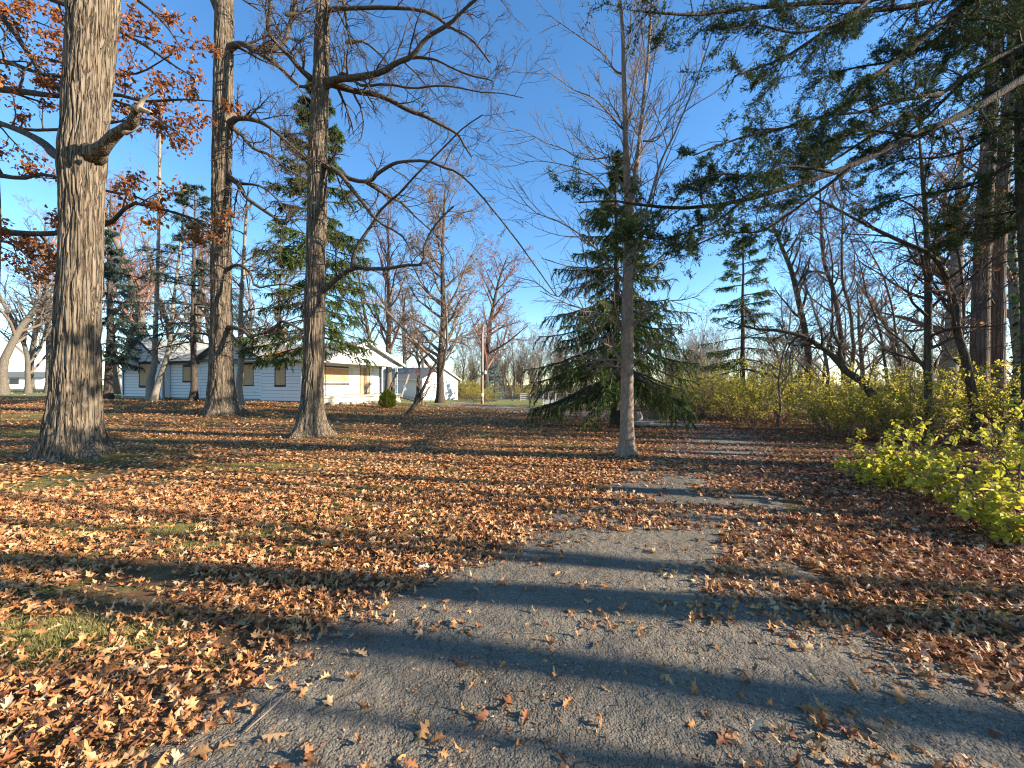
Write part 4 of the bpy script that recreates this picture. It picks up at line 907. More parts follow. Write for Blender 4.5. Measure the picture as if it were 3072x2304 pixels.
# ------------------------------------------------------------------ conifers
def spruce(name, label, base, H, Rm, z0, seed, mat='needle', nb=110, tw=14, sp=12, droop=.35, r0=.2, hang=.8, spL=(.14, .26), spW=.05, sparse=0.0, tip=.25, bark='bark_dark', pw=.85, group=None, cat='spruce', twl=(.16, .3), hpow=1.0):
    rng = np.random.default_rng(seed); root = thing(name, label, cat, base, 0, group)
    k = np.linspace(0, 1, 16); P = np.zeros((1, 16, 3)); P[0, :, 2] = -.15 + (H + .15) * k; P[0, :, :2] = np.cumsum(rng.normal(size=(16, 2)) * .02, 0)
    R = (r0 * (1 - k) ** .9 + .015)[None]; R[0, 0] *= 1.5
    V, Q = tubes(P, R, 12); me = raw_mesh('trunk', V, Q); me.materials.append(M[bark]); link('trunk', me, root)
    h = np.sort(rng.random(nb) ** hpow); whorl = np.round(h * nb / 6) / (nb / 6); h = np.clip(.85 * whorl + .15 * h, 0, .985)
    z = z0 + (H - z0) * h; az = rng.random(nb) * 2 * np.pi
    L = Rm * (1 - h) ** pw * rng.uniform(.65, 1.1, nb) + tip
    s = np.stack([np.interp(z, P[0, :, 2], P[0, :, 0]), np.interp(z, P[0, :, 2], P[0, :, 1]), z], -1)
    Nb = 9; B = np.empty((nb, Nb, 3)); B[:, 0] = s; elev = .25 * h * 1.6 - droop * (1 - h) * .55
    out = np.stack([np.cos(az), np.sin(az)], -1)
    for i in range(1, Nb):
        f = i / (Nb - 1); e = elev - droop * np.sin(f * np.pi * .8) * .45 + .55 * droop * max(0, f - .6) * 1.6
        step = (L / (Nb - 1))[:, None]; jit = rng.normal(size=(nb, 2)) * .06
        B[:, i, :2] = B[:, i - 1, :2] + (out + jit) * step * np.cos(e)[:, None]; B[:, i, 2] = B[:, i - 1, 2] + step[:, 0] * np.sin(e)
    BR = (.012 + .011 * L)[:, None] * np.linspace(1, .25, Nb)[None]
    # side twigs lie flat to both sides and hang at their ends
    t = .12 + .86 * (np.arange(tw)[None] + rng.random((nb, tw))) / tw
    if sparse: t = np.maximum(t, sparse + (1 - sparse) * rng.random((nb, tw)))
    s2, i2 = at_t(B, t); m_ = np.arange(nb)[:, None]; tg = nrm(B[m_, i2 + 1] - B[m_, i2])
    side = nrm(np.cross(tg, np.array([0, 0, 1.]))) * np.where(rng.random((nb, tw, 1)) < .5, -1, 1)
    d2_ = tg * .75 + side * rng.uniform(.5, 1.1, (nb, tw, 1)); d2_[..., 2] -= rng.uniform(0, hang, (nb, tw))
    L2 = (L[:, None] * rng.uniform(*twl, (nb, tw)) * (1.1 - .5 * t) + .12)
    TW = grow(s2.reshape(-1, 3), d2_.reshape(-1, 3), L2.ravel(), 5, .08, -.22 * hang, rng)
    TR = np.full((len(TW), 5), .006)
    b = MB(); V, Q = tubes(B, BR, 5); b.add(V, Q); V, Q = tubes(TW[:, ::2], TR[:, ::2], 3); b.add(V, Q); b.build('branches', M['twig_dark'], root, kind='stuff')
    # needle sprays
    allP = [(TW, sp)]; pos, dr_ = [], []
    for PP, n_ in ((TW, sp), (B[:, 3:], sp * 2)):
        t = (np.arange(n_)[None] + rng.random((len(PP), n_))) / n_
        q, ii = at_t(PP, t); mm = np.arange(len(PP))[:, None]; tg = nrm(PP[mm, ii + 1] - PP[mm, ii])
        dv = tg * rng.uniform(.4, 1.2, q.shape[:2] + (1,)) + rng.normal(size=q.shape) * .55; dv[..., 2] -= .35 * hang
        pos.append(q.reshape(-1, 3)); dr_.append(dv.reshape(-1, 3))
    pos, dr_ = np.concatenate(pos), np.concatenate(dr_)
    Ls = rng.uniform(*spL, len(pos)); V, Q = blades(pos, dr_, Ls, Ls * spW / .2 * .85, rng, .4)
    me = raw_mesh('crown', V, None, Q, False); me.materials.append(M[mat]); link('crown', me, root, 'stuff')
    return root
bE = foot(1847, 1273)
spruce('norway_spruce', 'broad drooping spruce with clear lower trunk beside the driveway bend', bE, 10.6, 3.75, 1.9, 201, 'needle', 122, 26, 23, .46, .19, 1.3, (.11, .22), .042, twl=(.15, .27), pw=.8, hpow=1.35)
bF = at_px(2228, 26)
spruce('thin_spruce', 'thin sparse spruce rising from the yellow thicket', bF, 12.2, 3.3, 1.2, 202, 'needle', 95, 14, 12, .36, .17, .8, (.14, .26), .045, sparse=.15)
bG = at_px(948, 21.3)
spruce('tall_spruce', 'tall sunlit spruce towering over the house porch', bG, 17.6, 3.3, 3.5, 203, 'needle', 175, 18, 17, .34, .24, 1.0, (.15, .28), .05, sparse=.1, pw=.7)
bH = at_px(579, 26.4)
spruce('dark_spruce', 'dark blue green spruce with long bare lower branches before the house', bH, 14.5, 4.4, 4.0, 204, 'needle_blue', 100, 13, 13, .25, .2, .6, (.16, .28), .05, sparse=.25, pw=.8)
bK = at_px(322, 29.5)
spruce('edge_conifer', 'dark conifer with drooping boughs left of the house', bK, 13, 3.0, 3.0, 205, 'needle_blue', 95, 14, 14, .4, .26, .8, (.16, .28), .05)
bB = at_px(1484, 49)
spruce('blue_spruce', 'small pale blue spruce by the fence end', bB, 4.3, 1.5, .2, 206, 'needle_paleblue', 60, 10, 9, .1, .08, .3, (.16, .26), .06)
# dwarf conifer before the porch: dense cone of upright sprays
bD = foot(1163, 1217); bD = at_px(1163, 24.6)
rg = np.random.default_rng(211); tD = thing('dwarf_conifer', 'small rounded light green conifer shrub before the porch steps', 'shrub', bD)
m = MB(); m.tube([(0, 0, -.1), (.02, 0, .3), (0, 0, .9)], [.05, .04, .01], 8); m.build('stem', M['bark_dark'], tD)
nS = 9000; zz = rg.random(nS) ** .8; az = rg.random(nS) * 2 * np.pi; rr_ = .52 * np.sin(np.clip(.12 + zz * .88, 0, 1) ** .8 * np.pi) ** .7 * (1 + .22 * pn(np.cos(az) * 2, np.sin(az) * 2, zz * 4)) * rg.uniform(.6, 1.0, nS)
s = np.stack([np.cos(az) * rr_, np.sin(az) * rr_, .05 + zz * 1.08], -1); dd = np.stack([np.cos(az), np.sin(az), np.full(nS, .7)], -1) + rg.normal(size=(nS, 3)) * .4
L = rg.uniform(.07, .13, nS); V, Q = blades(s, dd, L, L * .35, rg); me = raw_mesh('crown', V, None, Q, False); me.materials.append(M['needle_light']); link('crown', me, tD, 'stuff')

# ------------------------------------------------------------------ cedar on the right: trunk at the picture edge, long limbs sweeping left
bC = np.array([9.5, 7.0, 0.0]); tC = thing('red_cedar', 'old ivy grown cedar with long dark limbs sweeping over the driveway', 'tree', bC)
its = []
ctr = limb_mesh(tC, bC, resample(np.array([bC + (0, 0, -.2), bC + (0, 0, .5), bC + (-.1, 0, 3), bC + (-.15, .1, 6), bC + (0, .2, 9), bC + (.1, .2, 13)]), 30), .34, .1, M['bark_ivy'], 18, 'trunk', .04, 1)
for k, (p, da, dd_, r0) in enumerate((
    ([(2260, 380), (2160, 430), (1850, 620), (1550, 750), (1200, 920), (900, 1020), (600, 1110), (300, 1150), (60, 1135), (-120, 1110), (-300, 1120)], 6.9, -1.3, .11),
    ([(2250, 180), (2160, 240), (1900, 380), (1700, 520), (1400, 700), (1100, 890), (850, 1050)], 6.9, -.6, .09),
    ([(2250, 330), (2160, 340), (1900, 390), (1650, 620), (1480, 760), (1300, 830)], 7.1, .5, .07),
    ([(2100, -150), (1850, 20), (1700, 120), (1500, 300), (1250, 480), (1150, 600), (900, 690), (600, 760), (330, 860)], 6.9, -1.4, .09),
    ([(1900, -120), (1600, 20), (1250, 70), (1050, 180), (850, 310), (700, 370), (560, 420)], 6.9, -1.0, .07),
    ([(1900, -200), (1500, -60), (1300, 0), (950, 20), (600, 50), (350, 80), (120, 70), (20, 60)], 6.9, -1.5, .07),
    ([(1300, 0), (1150, 120), (900, 180), (700, 140), (550, 160)], 6.3, -.4, .035),
    ([(1850, 20), (1700, 200), (1450, 330), (1200, 380), (970, 460)], 6.8, .7, .05),
    ([(1700, 520), (1450, 560), (1250, 620), (1050, 640), (880, 700), (650, 720)], 6.2, -.4, .04),
    ([(1550, 750), (1250, 720), (1080, 780), (950, 850)], 6.3, .6, .03),
    ([(1100, 950), (850, 920), (700, 980), (500, 960), (330, 1000)], 6.0, -.5, .03),
    ([(1200, 930), (1000, 1080), (850, 1190), (700, 1280), (500, 1290), (300, 1380)], 6.0, .6, .035),
    ([(600, 1115), (450, 1230), (250, 1300), (100, 1320), (-60, 1260)], 5.9, -.2, .025),
    ([(2260, 820), (2100, 900), (1900, 1010), (1700, 1060), (1500, 1090), (1350, 1150)], 7.0, .5, .06),
    ([(2260, 560), (2100, 640), (1900, 800), (1700, 870), (1500, 880), (1300, 960)], 7.0, .8, .06),
    ([(2230, 60), (2100, 60), (1960, 130), (1800, 220), (1650, 300)], 7.0, 1.0, .06),
    ([(2200, 1150), (2050, 1180), (1900, 1220), (1780, 1280)], 7.2, .6, .04),
    ([(2100, -60), (2000, 10), (1900, 0), (1780, -50)], 7.0, -.6, .06))):
    its.append(limb_mesh(tC, bC, path_px(p, da, dd_, 18, c6), r0 * .72, .01, M['bark_cedar_limb'], 8, 'limb', .06, 30 + k))
for k in range(0, 10, 2):      # limbs towards the woods and the sky, mostly out of view
    zz = 2.5 + k * 1.0; a_ = rg.uniform(-.9, 1.9); q = np.array([bC + (0, .1, zz), bC + (math.cos(a_) * 1.5, math.sin(a_) * 1.5, zz + .4), bC + (math.cos(a_) * 3.2, math.sin(a_) * 3.2, zz + .5)])
    its.append(limb_mesh(tC, bC, resample(q, 18), .06, .012, M['bark_dark'], 6, 'limb', .06, 60 + k))
rg = np.random.default_rng(221); PA, RA = stack_paths(its, 18)
LA = spawn(PA, RA, 30, rg, .1, 1, (25, 70), (.3, 1.15), 7, .13, -.03, .4, .3, .005, .25, True)
LB = spawn(*LA, 8, rg, .1, 1, (25, 65), (.25, .5), 5, .15, -.03, .6, .4, .0035)
crown_mesh(tC, bC, [(*LA, 4), (LB[0][:, ::2], LB[1][:, ::2], 3)], M['twig_dark'], 'branchlets')
pos, dr_ = [], []
for PP, n_ in ((LB[0], 12), (LA[0], 14)):
    t = (np.arange(n_)[None] + rg.random((len(PP), n_))) / n_
    q, ii = at_t(PP, t); mm = np.arange(len(PP))[:, None]; tg = nrm(PP[mm, ii + 1] - PP[mm, ii])
    dens = fbm(q[..., 0] * 1.3, q[..., 1] * 1.3, q[..., 2] * 1.3, 2); keep = dens + .25 * rg.random(dens.shape) > -.2
    dv = tg + rg.normal(size=q.shape) * .75
    pos.append(q[keep]); dr_.append(dv[keep])
pos, dr_ = np.concatenate(pos), np.concatenate(dr_); pos = np.repeat(pos, 3, 0) + rg.normal(size=(len(pos) * 3, 3)) * .022; dr_ = np.repeat(dr_, 3, 0) + rg.normal(size=(len(dr_) * 3, 3)) * .45
L = rg.uniform(.028, .062, len(pos)); V, Q = blades(pos, dr_, L, L * .32, rg); me = raw_mesh('crown', V - bC, None, Q, False); me.materials.append(M['cedar']); link('crown', me, tC, 'stuff')
# ivy on the cedar trunk
n_ = 1500; t = rg.random(n_); q, _ = at_t(np.repeat(ctr[0], n_, 0), t[:, None] * .8); q = q[:, 0]; az = rg.random(n_) * 2 * np.pi; rr_ = (.34 - .2 * t) + rg.uniform(0, .07, n_)
q = q + np.stack([np.cos(az) * rr_, np.sin(az) * rr_, 0 * az], -1); dd = np.stack([np.cos(az), np.sin(az), -np.ones(n_)], -1) + rg.normal(size=(n_, 3)) * .5
L = rg.uniform(.05, .09, n_); V, Q = leaves6(q, dd, L, L * .9, rg, 0); me = raw_mesh('ivy', V - bC, Q, None, False); me.materials.append(M['ivy']); link('ivy', me, tC, 'stuff')

# ------------------------------------------------------------------ woods on the right
dW = 12.5
bW = at_px(2965, dW); tW = thing('double_trunk_tree', 'huge shaggy double trunk standing behind the yellow bush', 'tree', bW)
its = []
for k, (p, r0, r1) in enumerate((([(2938, 1330), (2938, 1200), (2940, 1000), (2950, 700), (2968, 400), (2985, 100), (2995, -300)], .36, .2), ([(2990, 1330), (2988, 1200), (2990, 1000), (2996, 700), (3020, 400), (3045, 100), (3070, -250)], .33, .2))):
    its.append(limb_mesh(tW, bW, path_px(p, dW + .25 * k, 0, 60), r0 * .72, r1 * .72, M['bark_cedar'], 28, 'trunk', .02, k))
rg = np.random.default_rng(231); PA, RA = stack_paths(its, 30)
LA = spawn(PA, RA, 14, rg, .35, 1, (50, 85), (1.2, 3.2), 8, .12, .02, .16, .3, .01, .2, True); LB = spawn(*LA, 7, rg, .2, 1, (30, 60), (.3, .5), 5, .14, 0, .6, .4, .005); LC = spawn(*LB, 4, rg, .2, 1, (30, 60), (.3, .5), 3, .14, 0, .6, .4, .004)
crown_mesh(tW, bW, [(*LA, 6), (*LB, 4), (*LC, 3)], M['twig_dark'])
def woods_tree(name, label, pts, d, r0, cv, seed, nl=14, ln=(.15, .3), t0=.3, dd=0, mats=('bark_dark', 'twig_dark'), leaf=None, lev=(7, 6, 3), ang=(30, 65), up=.03, foot_py=None):
    q = [cv(*p) for p in pts]; b = at_px(q[0][0], d)
    tr = [W(x, y, d + dd * i / (len(q) - 1)) for i, (x, y) in enumerate(q)]
    tr[0] = b + (0, 0, -.15)
    top = tr[-1] + (tr[-1] - tr[-2]) * .8 if q[-1][1] < 760 else tr[-1]
    return auto_tree(name, label, b, 8, r0, seed, trunk=np.array(tr + ([top] if q[-1][1] < 760 else [])), nl=nl, ln=ln, t0=t0, mats=mats, leaf=leaf, lev=lev, ang=ang, up=up, sides=12, twr=(.005, .0035), leaf_n=2)
woods_tree('leaning_tree', 'dark vine grown trunk leaning left out of the yellow thicket', [(1120, 1190), (1085, 1090), (1040, 1000), (970, 900), (900, 860), (840, 790), (780, 740), (680, 680), (560, 650), (430, 640), (300, 600)], 11.5, .13, c3, 301, 16, (.12, .26), .45, .8, ('bark_ivy', 'twig_dark'))
woods_tree('thin_woods_tree', 'thin dark trunk leaning left of the leaning vine trunk', [(735, 1050), (720, 950), (700, 720), (660, 520), (620, 350), (570, 230), (540, 150)], 19, .17, c3, 302, 18, (.14, .28), .35, 0, ('bark_ivy', 'twig_dark'))
woods_tree('kinked_woods_tree', 'thin kinked trunk standing behind the leaning vine trunk', [(890, 1040), (885, 930), (870, 700), (830, 450), (785, 320), (770, 160), (765, 20)], 20, .14, c3, 303, 18, (.14, .28), .35, 0, ('bark_dark', 'twig'))
woods_tree('straight_woods_tree', 'straight dark trunk rising from the thicket before the pale trunk', [(1325, 1220), (1312, 1100), (1302, 800), (1300, 400), (1290, 100), (1270, -150)], 10.8, .12, c3, 304, 24, (.16, .34), .25, 0, ('bark_ivy', 'twig_dark'), ('oak_leaf', .03))
woods_tree('crooked_woods_tree', 'crooked dark sapling bending before the shaggy double trunk', [(1545, 1130), (1530, 1020), (1480, 760), (1440, 640), (1445, 540), (1400, 420), (1370, 340), (1300, 260), (1150, 200), (950, 100), (800, 20)], 10.2, .10, c3, 305, 24, (.14, .3), .25, 0, ('bark_dark', 'twig_dark'), ('oak_leaf', .03))
woods_tree('pale_woods_tree', 'broad pale grey trunk behind the straight dark trunk in the thicket', [(1390, 1120), (1395, 950), (1420, 700), (1440, 400), (1450, 150), (1460, -100)], 16.5, .34, c3, 306, 16, (.2, .4), .3, 0, ('bark_pale', 'twig'))
woods_tree('woods_sapling', 'thin upright sapling close beside the crooked dark sapling', [(1500, 1100), (1490, 980), (1470, 850), (1465, 760), (1480, 500), (1440, 200), (1400, 60)], 11.8, .06, c3, 307, 16, (.14, .3), .3, 0, ('bark_dark', 'twig_dark'))
for k, (px, d, H, r0, lab) in enumerate(((2590, 33, 11, .2, 'reddish twigged bare tree deep in the right woods'), (2700, 36, 13, .22, 'bare tree deep in the woods beyond the straight dark trunk'), (2540, 42, 11, .18, 'distant bare tree beyond the kinked trunk in the woods'), (2820, 30, 15, .25, 'bare tree in the woods just left of the shaggy double trunk'), (2450, 46, 10, .18, 'distant small bare tree right of the thin spruce'), (3060, 20, 16, .28, 'bare tree beyond the shaggy double trunk at the woods edge'), (2360, 40, 10, .16, 'slight bare tree behind the thin spruce'))):
    kk = k % 3; bare_copy('wt%d' % kk, lambda loc, lab_: auto_tree('woods_tree', lab_, loc, H, r0, 320 + k, nl=17, ln=(.25, .42), lev=(7, 6, 2), mats=('bark_mid' if kk else 'bark_dark', 'twig_red' if kk == 0 else 'twig'), t0=.25, twr=(.009, .006), leaf=('oak_leaf', .03) if kk < 2 else None), at_px(px, d), H, 1.3 * k, lab)
# trees to the right of the camera whose long shadows cross lawn and driveway
SH = [(11.5, 1.25, .19, 12), (15.5, -.75, .15, 12), (13.5, 4.05, .11, 11), (10.8, 3.9, .08, 8), (12.6, 3.1, .10, 10), (16.5, 1.8, .09, 11), (9.8, 2.0, .06, 7), (18.5, .05, .12, 12), (20, 5.5, .2, 14), (22, 8.5, .22, 15), (17, 10.5, .16, 12), (26, 12, .2, 14), (14, -2.6, .1, 10), (20, -4.0, .14, 11), (15, 8.2, .12, 11), (19, 7.0, .1, 12), (14.5, 6.2, .09, 9), (23, 10.3, .15, 13), (21, 13.5, .13, 12), (12.5, 5.4, .09, 9), (17, 5.0, .12, 12), (25, 6.6, .16, 13), (16, 9.4, .1, 11), (27, 15.5, .16, 14)]
for k, (x, y, r0, H) in enumerate(SH):
    kk = k % 4; H_ = H * 1.25; r_ = max(r0, .085) * 1.15
    if k >= 4:
        o = dup(BT['sh%d' % kk][0], (x, y, Tz(x, y)), k * 1.1, (r_ / BT['sh%d' % kk][2], r_ / BT['sh%d' % kk][2], H_ / BT['sh%d' % kk][1])); continue
    BT['sh%d' % kk] = (auto_tree('woods_tree', 'bare woods tree whose long shadow falls across the lawn and driveway', (x, y, Tz(x, y)), H_, r_, 400 + k, nl=5, ln=(.14, .24), ang=(25, 45), lev=(3, 3, 0), mats=('bark_dark', 'twig_dark'), t0=.62, group='woods trees that shade the lawn', wob=.025, twr=(.006, .004)), H_, r_)

for k, (x, y, H) in enumerate(((8.6, -.9, 5.5), (10.5, -.2, 6.5))):
    auto_tree('woods_tree', 'low branched woods tree whose mottled shadow falls on the near asphalt', (x, y, 0), H, .07, 440 + k, nl=12, ln=(.25, .45), lev=(6, 5, 0), mats=('bark_dark', 'twig_dark'), t0=.15, group='low trees that shade the near asphalt', twr=(.008, .006))
rg = np.random.default_rng(235)
for k in range(16):
    px = 2330 + 48 * k + rg.uniform(-20, 20); d = rg.uniform(13.5, 30); p = at_px(px, d); H = rg.uniform(5, 11)
    kk = k % 5; bare_copy('sp%d' % kk, lambda loc, lab_: auto_tree('woods_sapling', lab_, loc, H, rg.uniform(.05, .08), 340 + kk, lean=(rg.normal() * .15, rg.normal() * .1), nl=18, ln=(.2, .42), ang=(25, 60), lev=(7, 6, 0), mats=('bark_dark' if k % 3 else 'bark_mid', 'twig_dark' if k % 2 else 'twig'), t0=.15, twr=(.0065, .005), leaf=('oak_leaf', .015) if k % 3 == 0 else None, leaf_n=2, wob=.09), p, H, 1.9 * k, 'thin bare sapling in the tangle of the right woods', 'saplings of the right woods')
# ------------------------------------------------------------------ bushes
def bush(name, label, base, H, Rd, seed, leafmat, nst=14, tw=8, lf=9, ls=(.035, .06), group=None, stems='twig', up=.0, cat='bush', low=.12):
    rng = np.random.default_rng(seed); root = thing(name, label, cat, base, 0, group)
    az = rng.random(nst) * 2 * np.pi; r_ = rng.random(nst) ** .5 * Rd * .3
    s = np.stack([np.cos(az) * r_, np.sin(az) * r_, np.full(nst, -.05)], -1); d = np.stack([np.cos(az) * rng.uniform(.15, .8, nst), np.sin(az) * rng.uniform(.15, .8, nst), np.ones(nst)], -1)
    P = grow(s, d, H * rng.uniform(.7, 1.25, nst), 9, .09, -.06, rng); R = np.linspace(.016, .004, 9)[None] * rng.uniform(.7, 1.3, (nst, 1)) * max(1, H / 1.6)
    A = spawn(P, R, tw, rng, low, 1, (30, 75), (.3 * H, .55 * H), 6, .12, -.02, .5, .4, .003, .4, True); B = spawn(*A, 5, rng, .15, 1, (30, 70), (.3, .55), 3, .14, -.02, .6, .5, .002)
    b = MB()
    for (p, r, k) in ((P, R, 5), (A[0], A[1], 3), (B[0], B[1], 3)):
        V, Q = tubes(p, r, k); b.add(V, Q)
    b.build('stems', M[stems], root, kind='stuff')
    t = .1 + .9 * (np.arange(lf)[None] + rng.random((len(B[0]), lf))) / lf; q, ii = at_t(B[0], t)
    q = q.reshape(-1, 3) + rng.normal(size=(q.size // 3, 3)) * .015
    keep = (rng.random(len(q)) < .35 + .65 * sst(.1 * H, .6 * H, q[:, 2])) & (q[:, 2] > .05); q = q[keep]
    dd = rng.normal(size=q.shape); dd[:, 2] -= .2; L = rng.uniform(*ls, len(q)); V, Q = leaves6(q, dd, L, L * .68, rng, .7)
    me = raw_mesh('leaves', V, Q, None, False); me.materials.append(M[leafmat]); link('leaves', me, root, 'stuff')
    return root
# the near bush with bright leaves: a clump of several shrubs
NB = [(6.15, 5.4, .95, .8, 'tallest bright yellow green bush at the woods edge by the cedar'), (5.75, 5.95, .55, .6, 'low bright yellow green bush spreading over the leaves at the driveway side'), (5.6, 4.5, .8, .7, 'bright yellow green bush with arching sprays before the tallest bush'),
      (6.6, 6.6, .75, .8, 'bright yellow green bush before the straight dark trunk'), (7.5, 6.0, 1.5, .9, 'bright yellow green bush growing against the ivy grown cedar'), (6.1, 6.6, .45, .5, 'small sprawling yellow green bush at the leaf litter edge'), (5.15, 3.9, .45, .5, 'small yellow green sprig bush at the foot of the arching bush')]
for k, (x, y, H, Rd, lab) in enumerate(NB): bush('honeysuckle_bush', lab, (x, y, Tz(x, y)), H, Rd, 500 + k, 'bush_leaf', 11, 5, 3, (.05, .095), 'bright bushes at the woods edge')
protos = []
for k in range(5): protos.append((2.5, k))
rg = np.random.default_rng(241); tp_ = []; n_b = 0
edge = np.array([(10.6, 9.6), (9.7, 11), (9.0, 13), (8.6, 15.5), (8.4, 18), (8.6, 21), (9.4, 24.5), (10.6, 28)])
spots = []
for row in range(3):
    ep = resample(np.c_[edge + np.array([1.9 * row + .6, .4 * row]), np.zeros(len(edge))], (11, 10, 6)[row])
    for p in ep: spots.append((p[0] + rg.normal() * .35, p[1] + rg.normal() * .45, row))
LABR = ['front row bush of the yellow thicket along the driveway', 'second row bush of the yellow thicket behind the front row', 'middle bush of the yellow thicket under the woods trees', 'deep bush of the yellow thicket among the woods trunks', 'rearmost bush of the yellow thicket among the woods trunks']
for i, (x, y, row) in enumerate(spots):
    z = Tz(x, y); sc_ = (.7, .95, 1.05)[row] * rg.uniform(.8, 1.2); rz_ = rg.random() * 6.28
    if len(tp_) < 5:
        b = bush('thicket_bush', LABR[row], (x, y, z), 2.3, 1.5, 520 + i, 'bush_leaf_far', 16, 7, 6, (.05, .085), 'thicket bushes'); b.rotation_euler = (0, 0, rz_); b.scale = (sc_, sc_, sc_); tp_.append(b)
    else: dup(tp_[i % 5], (x, y, z), rz_, sc_, LABR[row], 'thicket bushes')
# bare grey shrubs left of the thicket, yellow bushes by the pole and garage
gb = bush('grey_shrub', 'leafless grey shrub at the near end of the thicket by the driveway bend', (7.9, 17.5, 0), 2.2, 1.2, 560, 'tan_leaf', 22, 8, 1, (.03, .05), 'leafless shrubs', 'twig')
for k, (px, d, s_, lab) in enumerate(((1940, 24, .9, 'leafless grey shrub right of the drooping spruce'), (1990, 27, 1.0, 'leafless grey shrub between the drooping spruce and the thicket'), (1900, 30, .9, 'leafless shrub seen behind the drooping spruce boughs'), (2060, 31, 1.1, 'leafless shrub below the thin spruce'))):
    p = at_px(px, d); dup(gb, p, k * 1.3, s_, lab, 'leafless shrubs')
for k, (px, d, s_, lab) in enumerate(((1432, 47, .95, 'yellow green bush just left of the utility pole'), (1462, 46, .8, 'yellow green bush just right of the utility pole'), (1405, 52, 1.2, 'olive bush between the garage and the pole'), (1565, 55, .9, 'yellow bush behind the rail fence'), (1380, 56, 1.2, 'olive bush at the right garage corner'))):
    p = at_px(px, d); dup(tp_[k % 5], p, k * 1.1, s_, lab, 'bushes by the garage and fence')

# ------------------------------------------------------------------ far tree line: four kinds of bare trees, copied
far_p = [auto_tree('treeline_tree', 'bare tree in the far tree line behind the rail fence', at_px(1500 + 60 * k, 66), 7.5 + k, .08, 600 + k, nl=22, ln=(.25, .45), ang=(14, 40), lev=(7, 6, 0), mats=('bark_mid', 'twig'), t0=.12, twr=(.013, .010), group='far tree line', leaf=('tan_leaf', .05) if k % 2 else None, leaf_n=2, leaf_s=(.12, .2)) for k in range(4)]
rg = np.random.default_rng(251)
for i in range(270):
    px = (rg.uniform(1360, 2150) if i % 3 else rg.uniform(2000, 3000)) if i < 225 else rg.uniform(-100, 1330); d = rg.uniform(55, 84) if i < 225 else rg.uniform(80, 130); p = at_px(px, d)
    s_ = rg.uniform(.55, 1.1) * (1 if i < 225 else .8)
    dup(far_p[i % 4], p, rg.random() * 6.28, (s_, s_, s_ * rg.uniform(.9, 1.2)), 'bare tree in the far tree line behind the rail fence' if i < 225 else 'bare tree in the distant line beyond the left field', 'far tree line' if i < 225 else 'distant left tree line')
# undergrowth at the foot of the far tree line: one mass nobody could count
n_ = 42000; px = rg.uniform(1300, 3100, n_); d = rg.uniform(55, 80, n_); x = (px - CX) / F_PX * d; z = T(x, d)
s = np.stack([x, d, z], -1); dd = np.stack([rg.normal(size=n_) * .35, rg.normal(size=n_) * .35, np.ones(n_)], -1)
L = (.7 + 3.6 * rg.random(n_) ** 2.2) * (.75 + .35 * pn(x * .25, d * .25)); V, Q = blades(s, dd, L, np.full(n_, .05), rg)
me = raw_mesh('undergrowth', V, None, Q, False); me.materials.append(M['under']); o = link('undergrowth', me, None, 'stuff'); tag(o, 'grey brown undergrowth at the foot of the far tree line', 'undergrowth')

# ------------------------------------------------------------------ yard things
bP = at_px(1447, 38); pole = thing('utility_pole', 'short wooden utility pole with lamp and white meter box', 'pole', bP)
m = MB(); m.tube([(0, 0, -.3), (0, 0, 2), (.02, 0, 5), (.03, 0, 7.5)], [.15, .14, .125, .11], 12); m.build('post', M['pole'], pole)
m = MB(); m.box((-.12, -.3, .72), (.12, -.14, 1.06)); m.tube([(0, -.31, .93), (0, -.36, .93)], .09, 12); m.build('meter_box', M['white_clean'], pole, kind='stuff')
m = MB(); m.tube([(0, -.14, .3), (0, -.16, .72)], .025, 6); m.tube([(0, -.16, 1.06), (0, -.15, 6.9)], .02, 6); m.build('conduit', M['metal'], pole, kind='stuff')
m = MB(); m.tube([(.1, -.1, 3.05), (.3, -.2, 3.1)], .025, 6); m.tube([(.3, -.2, 3.22), (.3, -.2, 3.08), (.3, -.2, 2.9)], [.07, .14, .09], 12); m.build('lamp', M['white_clean'], pole, kind='stuff')

bS = at_px(1648, 27.5); st = thing('sign_stand', 'white two post stand with a grey white panel between the posts', 'sign', bS)
for s_ in (-1, 1):
    m = MB(); m.box((s_ * .44 - .035, -.035, -.1), (s_ * .44 + .035, .035, 1.12)); ps = m.build('post', M['white_clean'], st, smooth=False, bevel=.006)
    m = MB(); m.hexa([(s_ * .44 - .06, -.16, -.02), (s_ * .44 + .06, -.16, -.02), (s_ * .44 + .06, .16, -.02), (s_ * .44 - .06, .16, -.02), (s_ * .44 - .04, -.06, .14), (s_ * .44 + .04, -.06, .14), (s_ * .44 + .04, .06, .14), (s_ * .44 - .04, .06, .14)]); m.build('foot', M['white_clean'], ps, smooth=False)
m = MB(); m.box((-.405, -.015, .2), (.405, .015, .5)); m.build('panel', M['trim'], st, smooth=False)
m = MB(); m.box((-.405, -.02, 1.02), (.405, .02, 1.07)); m.build('rail', M['white_clean'], st, smooth=False)

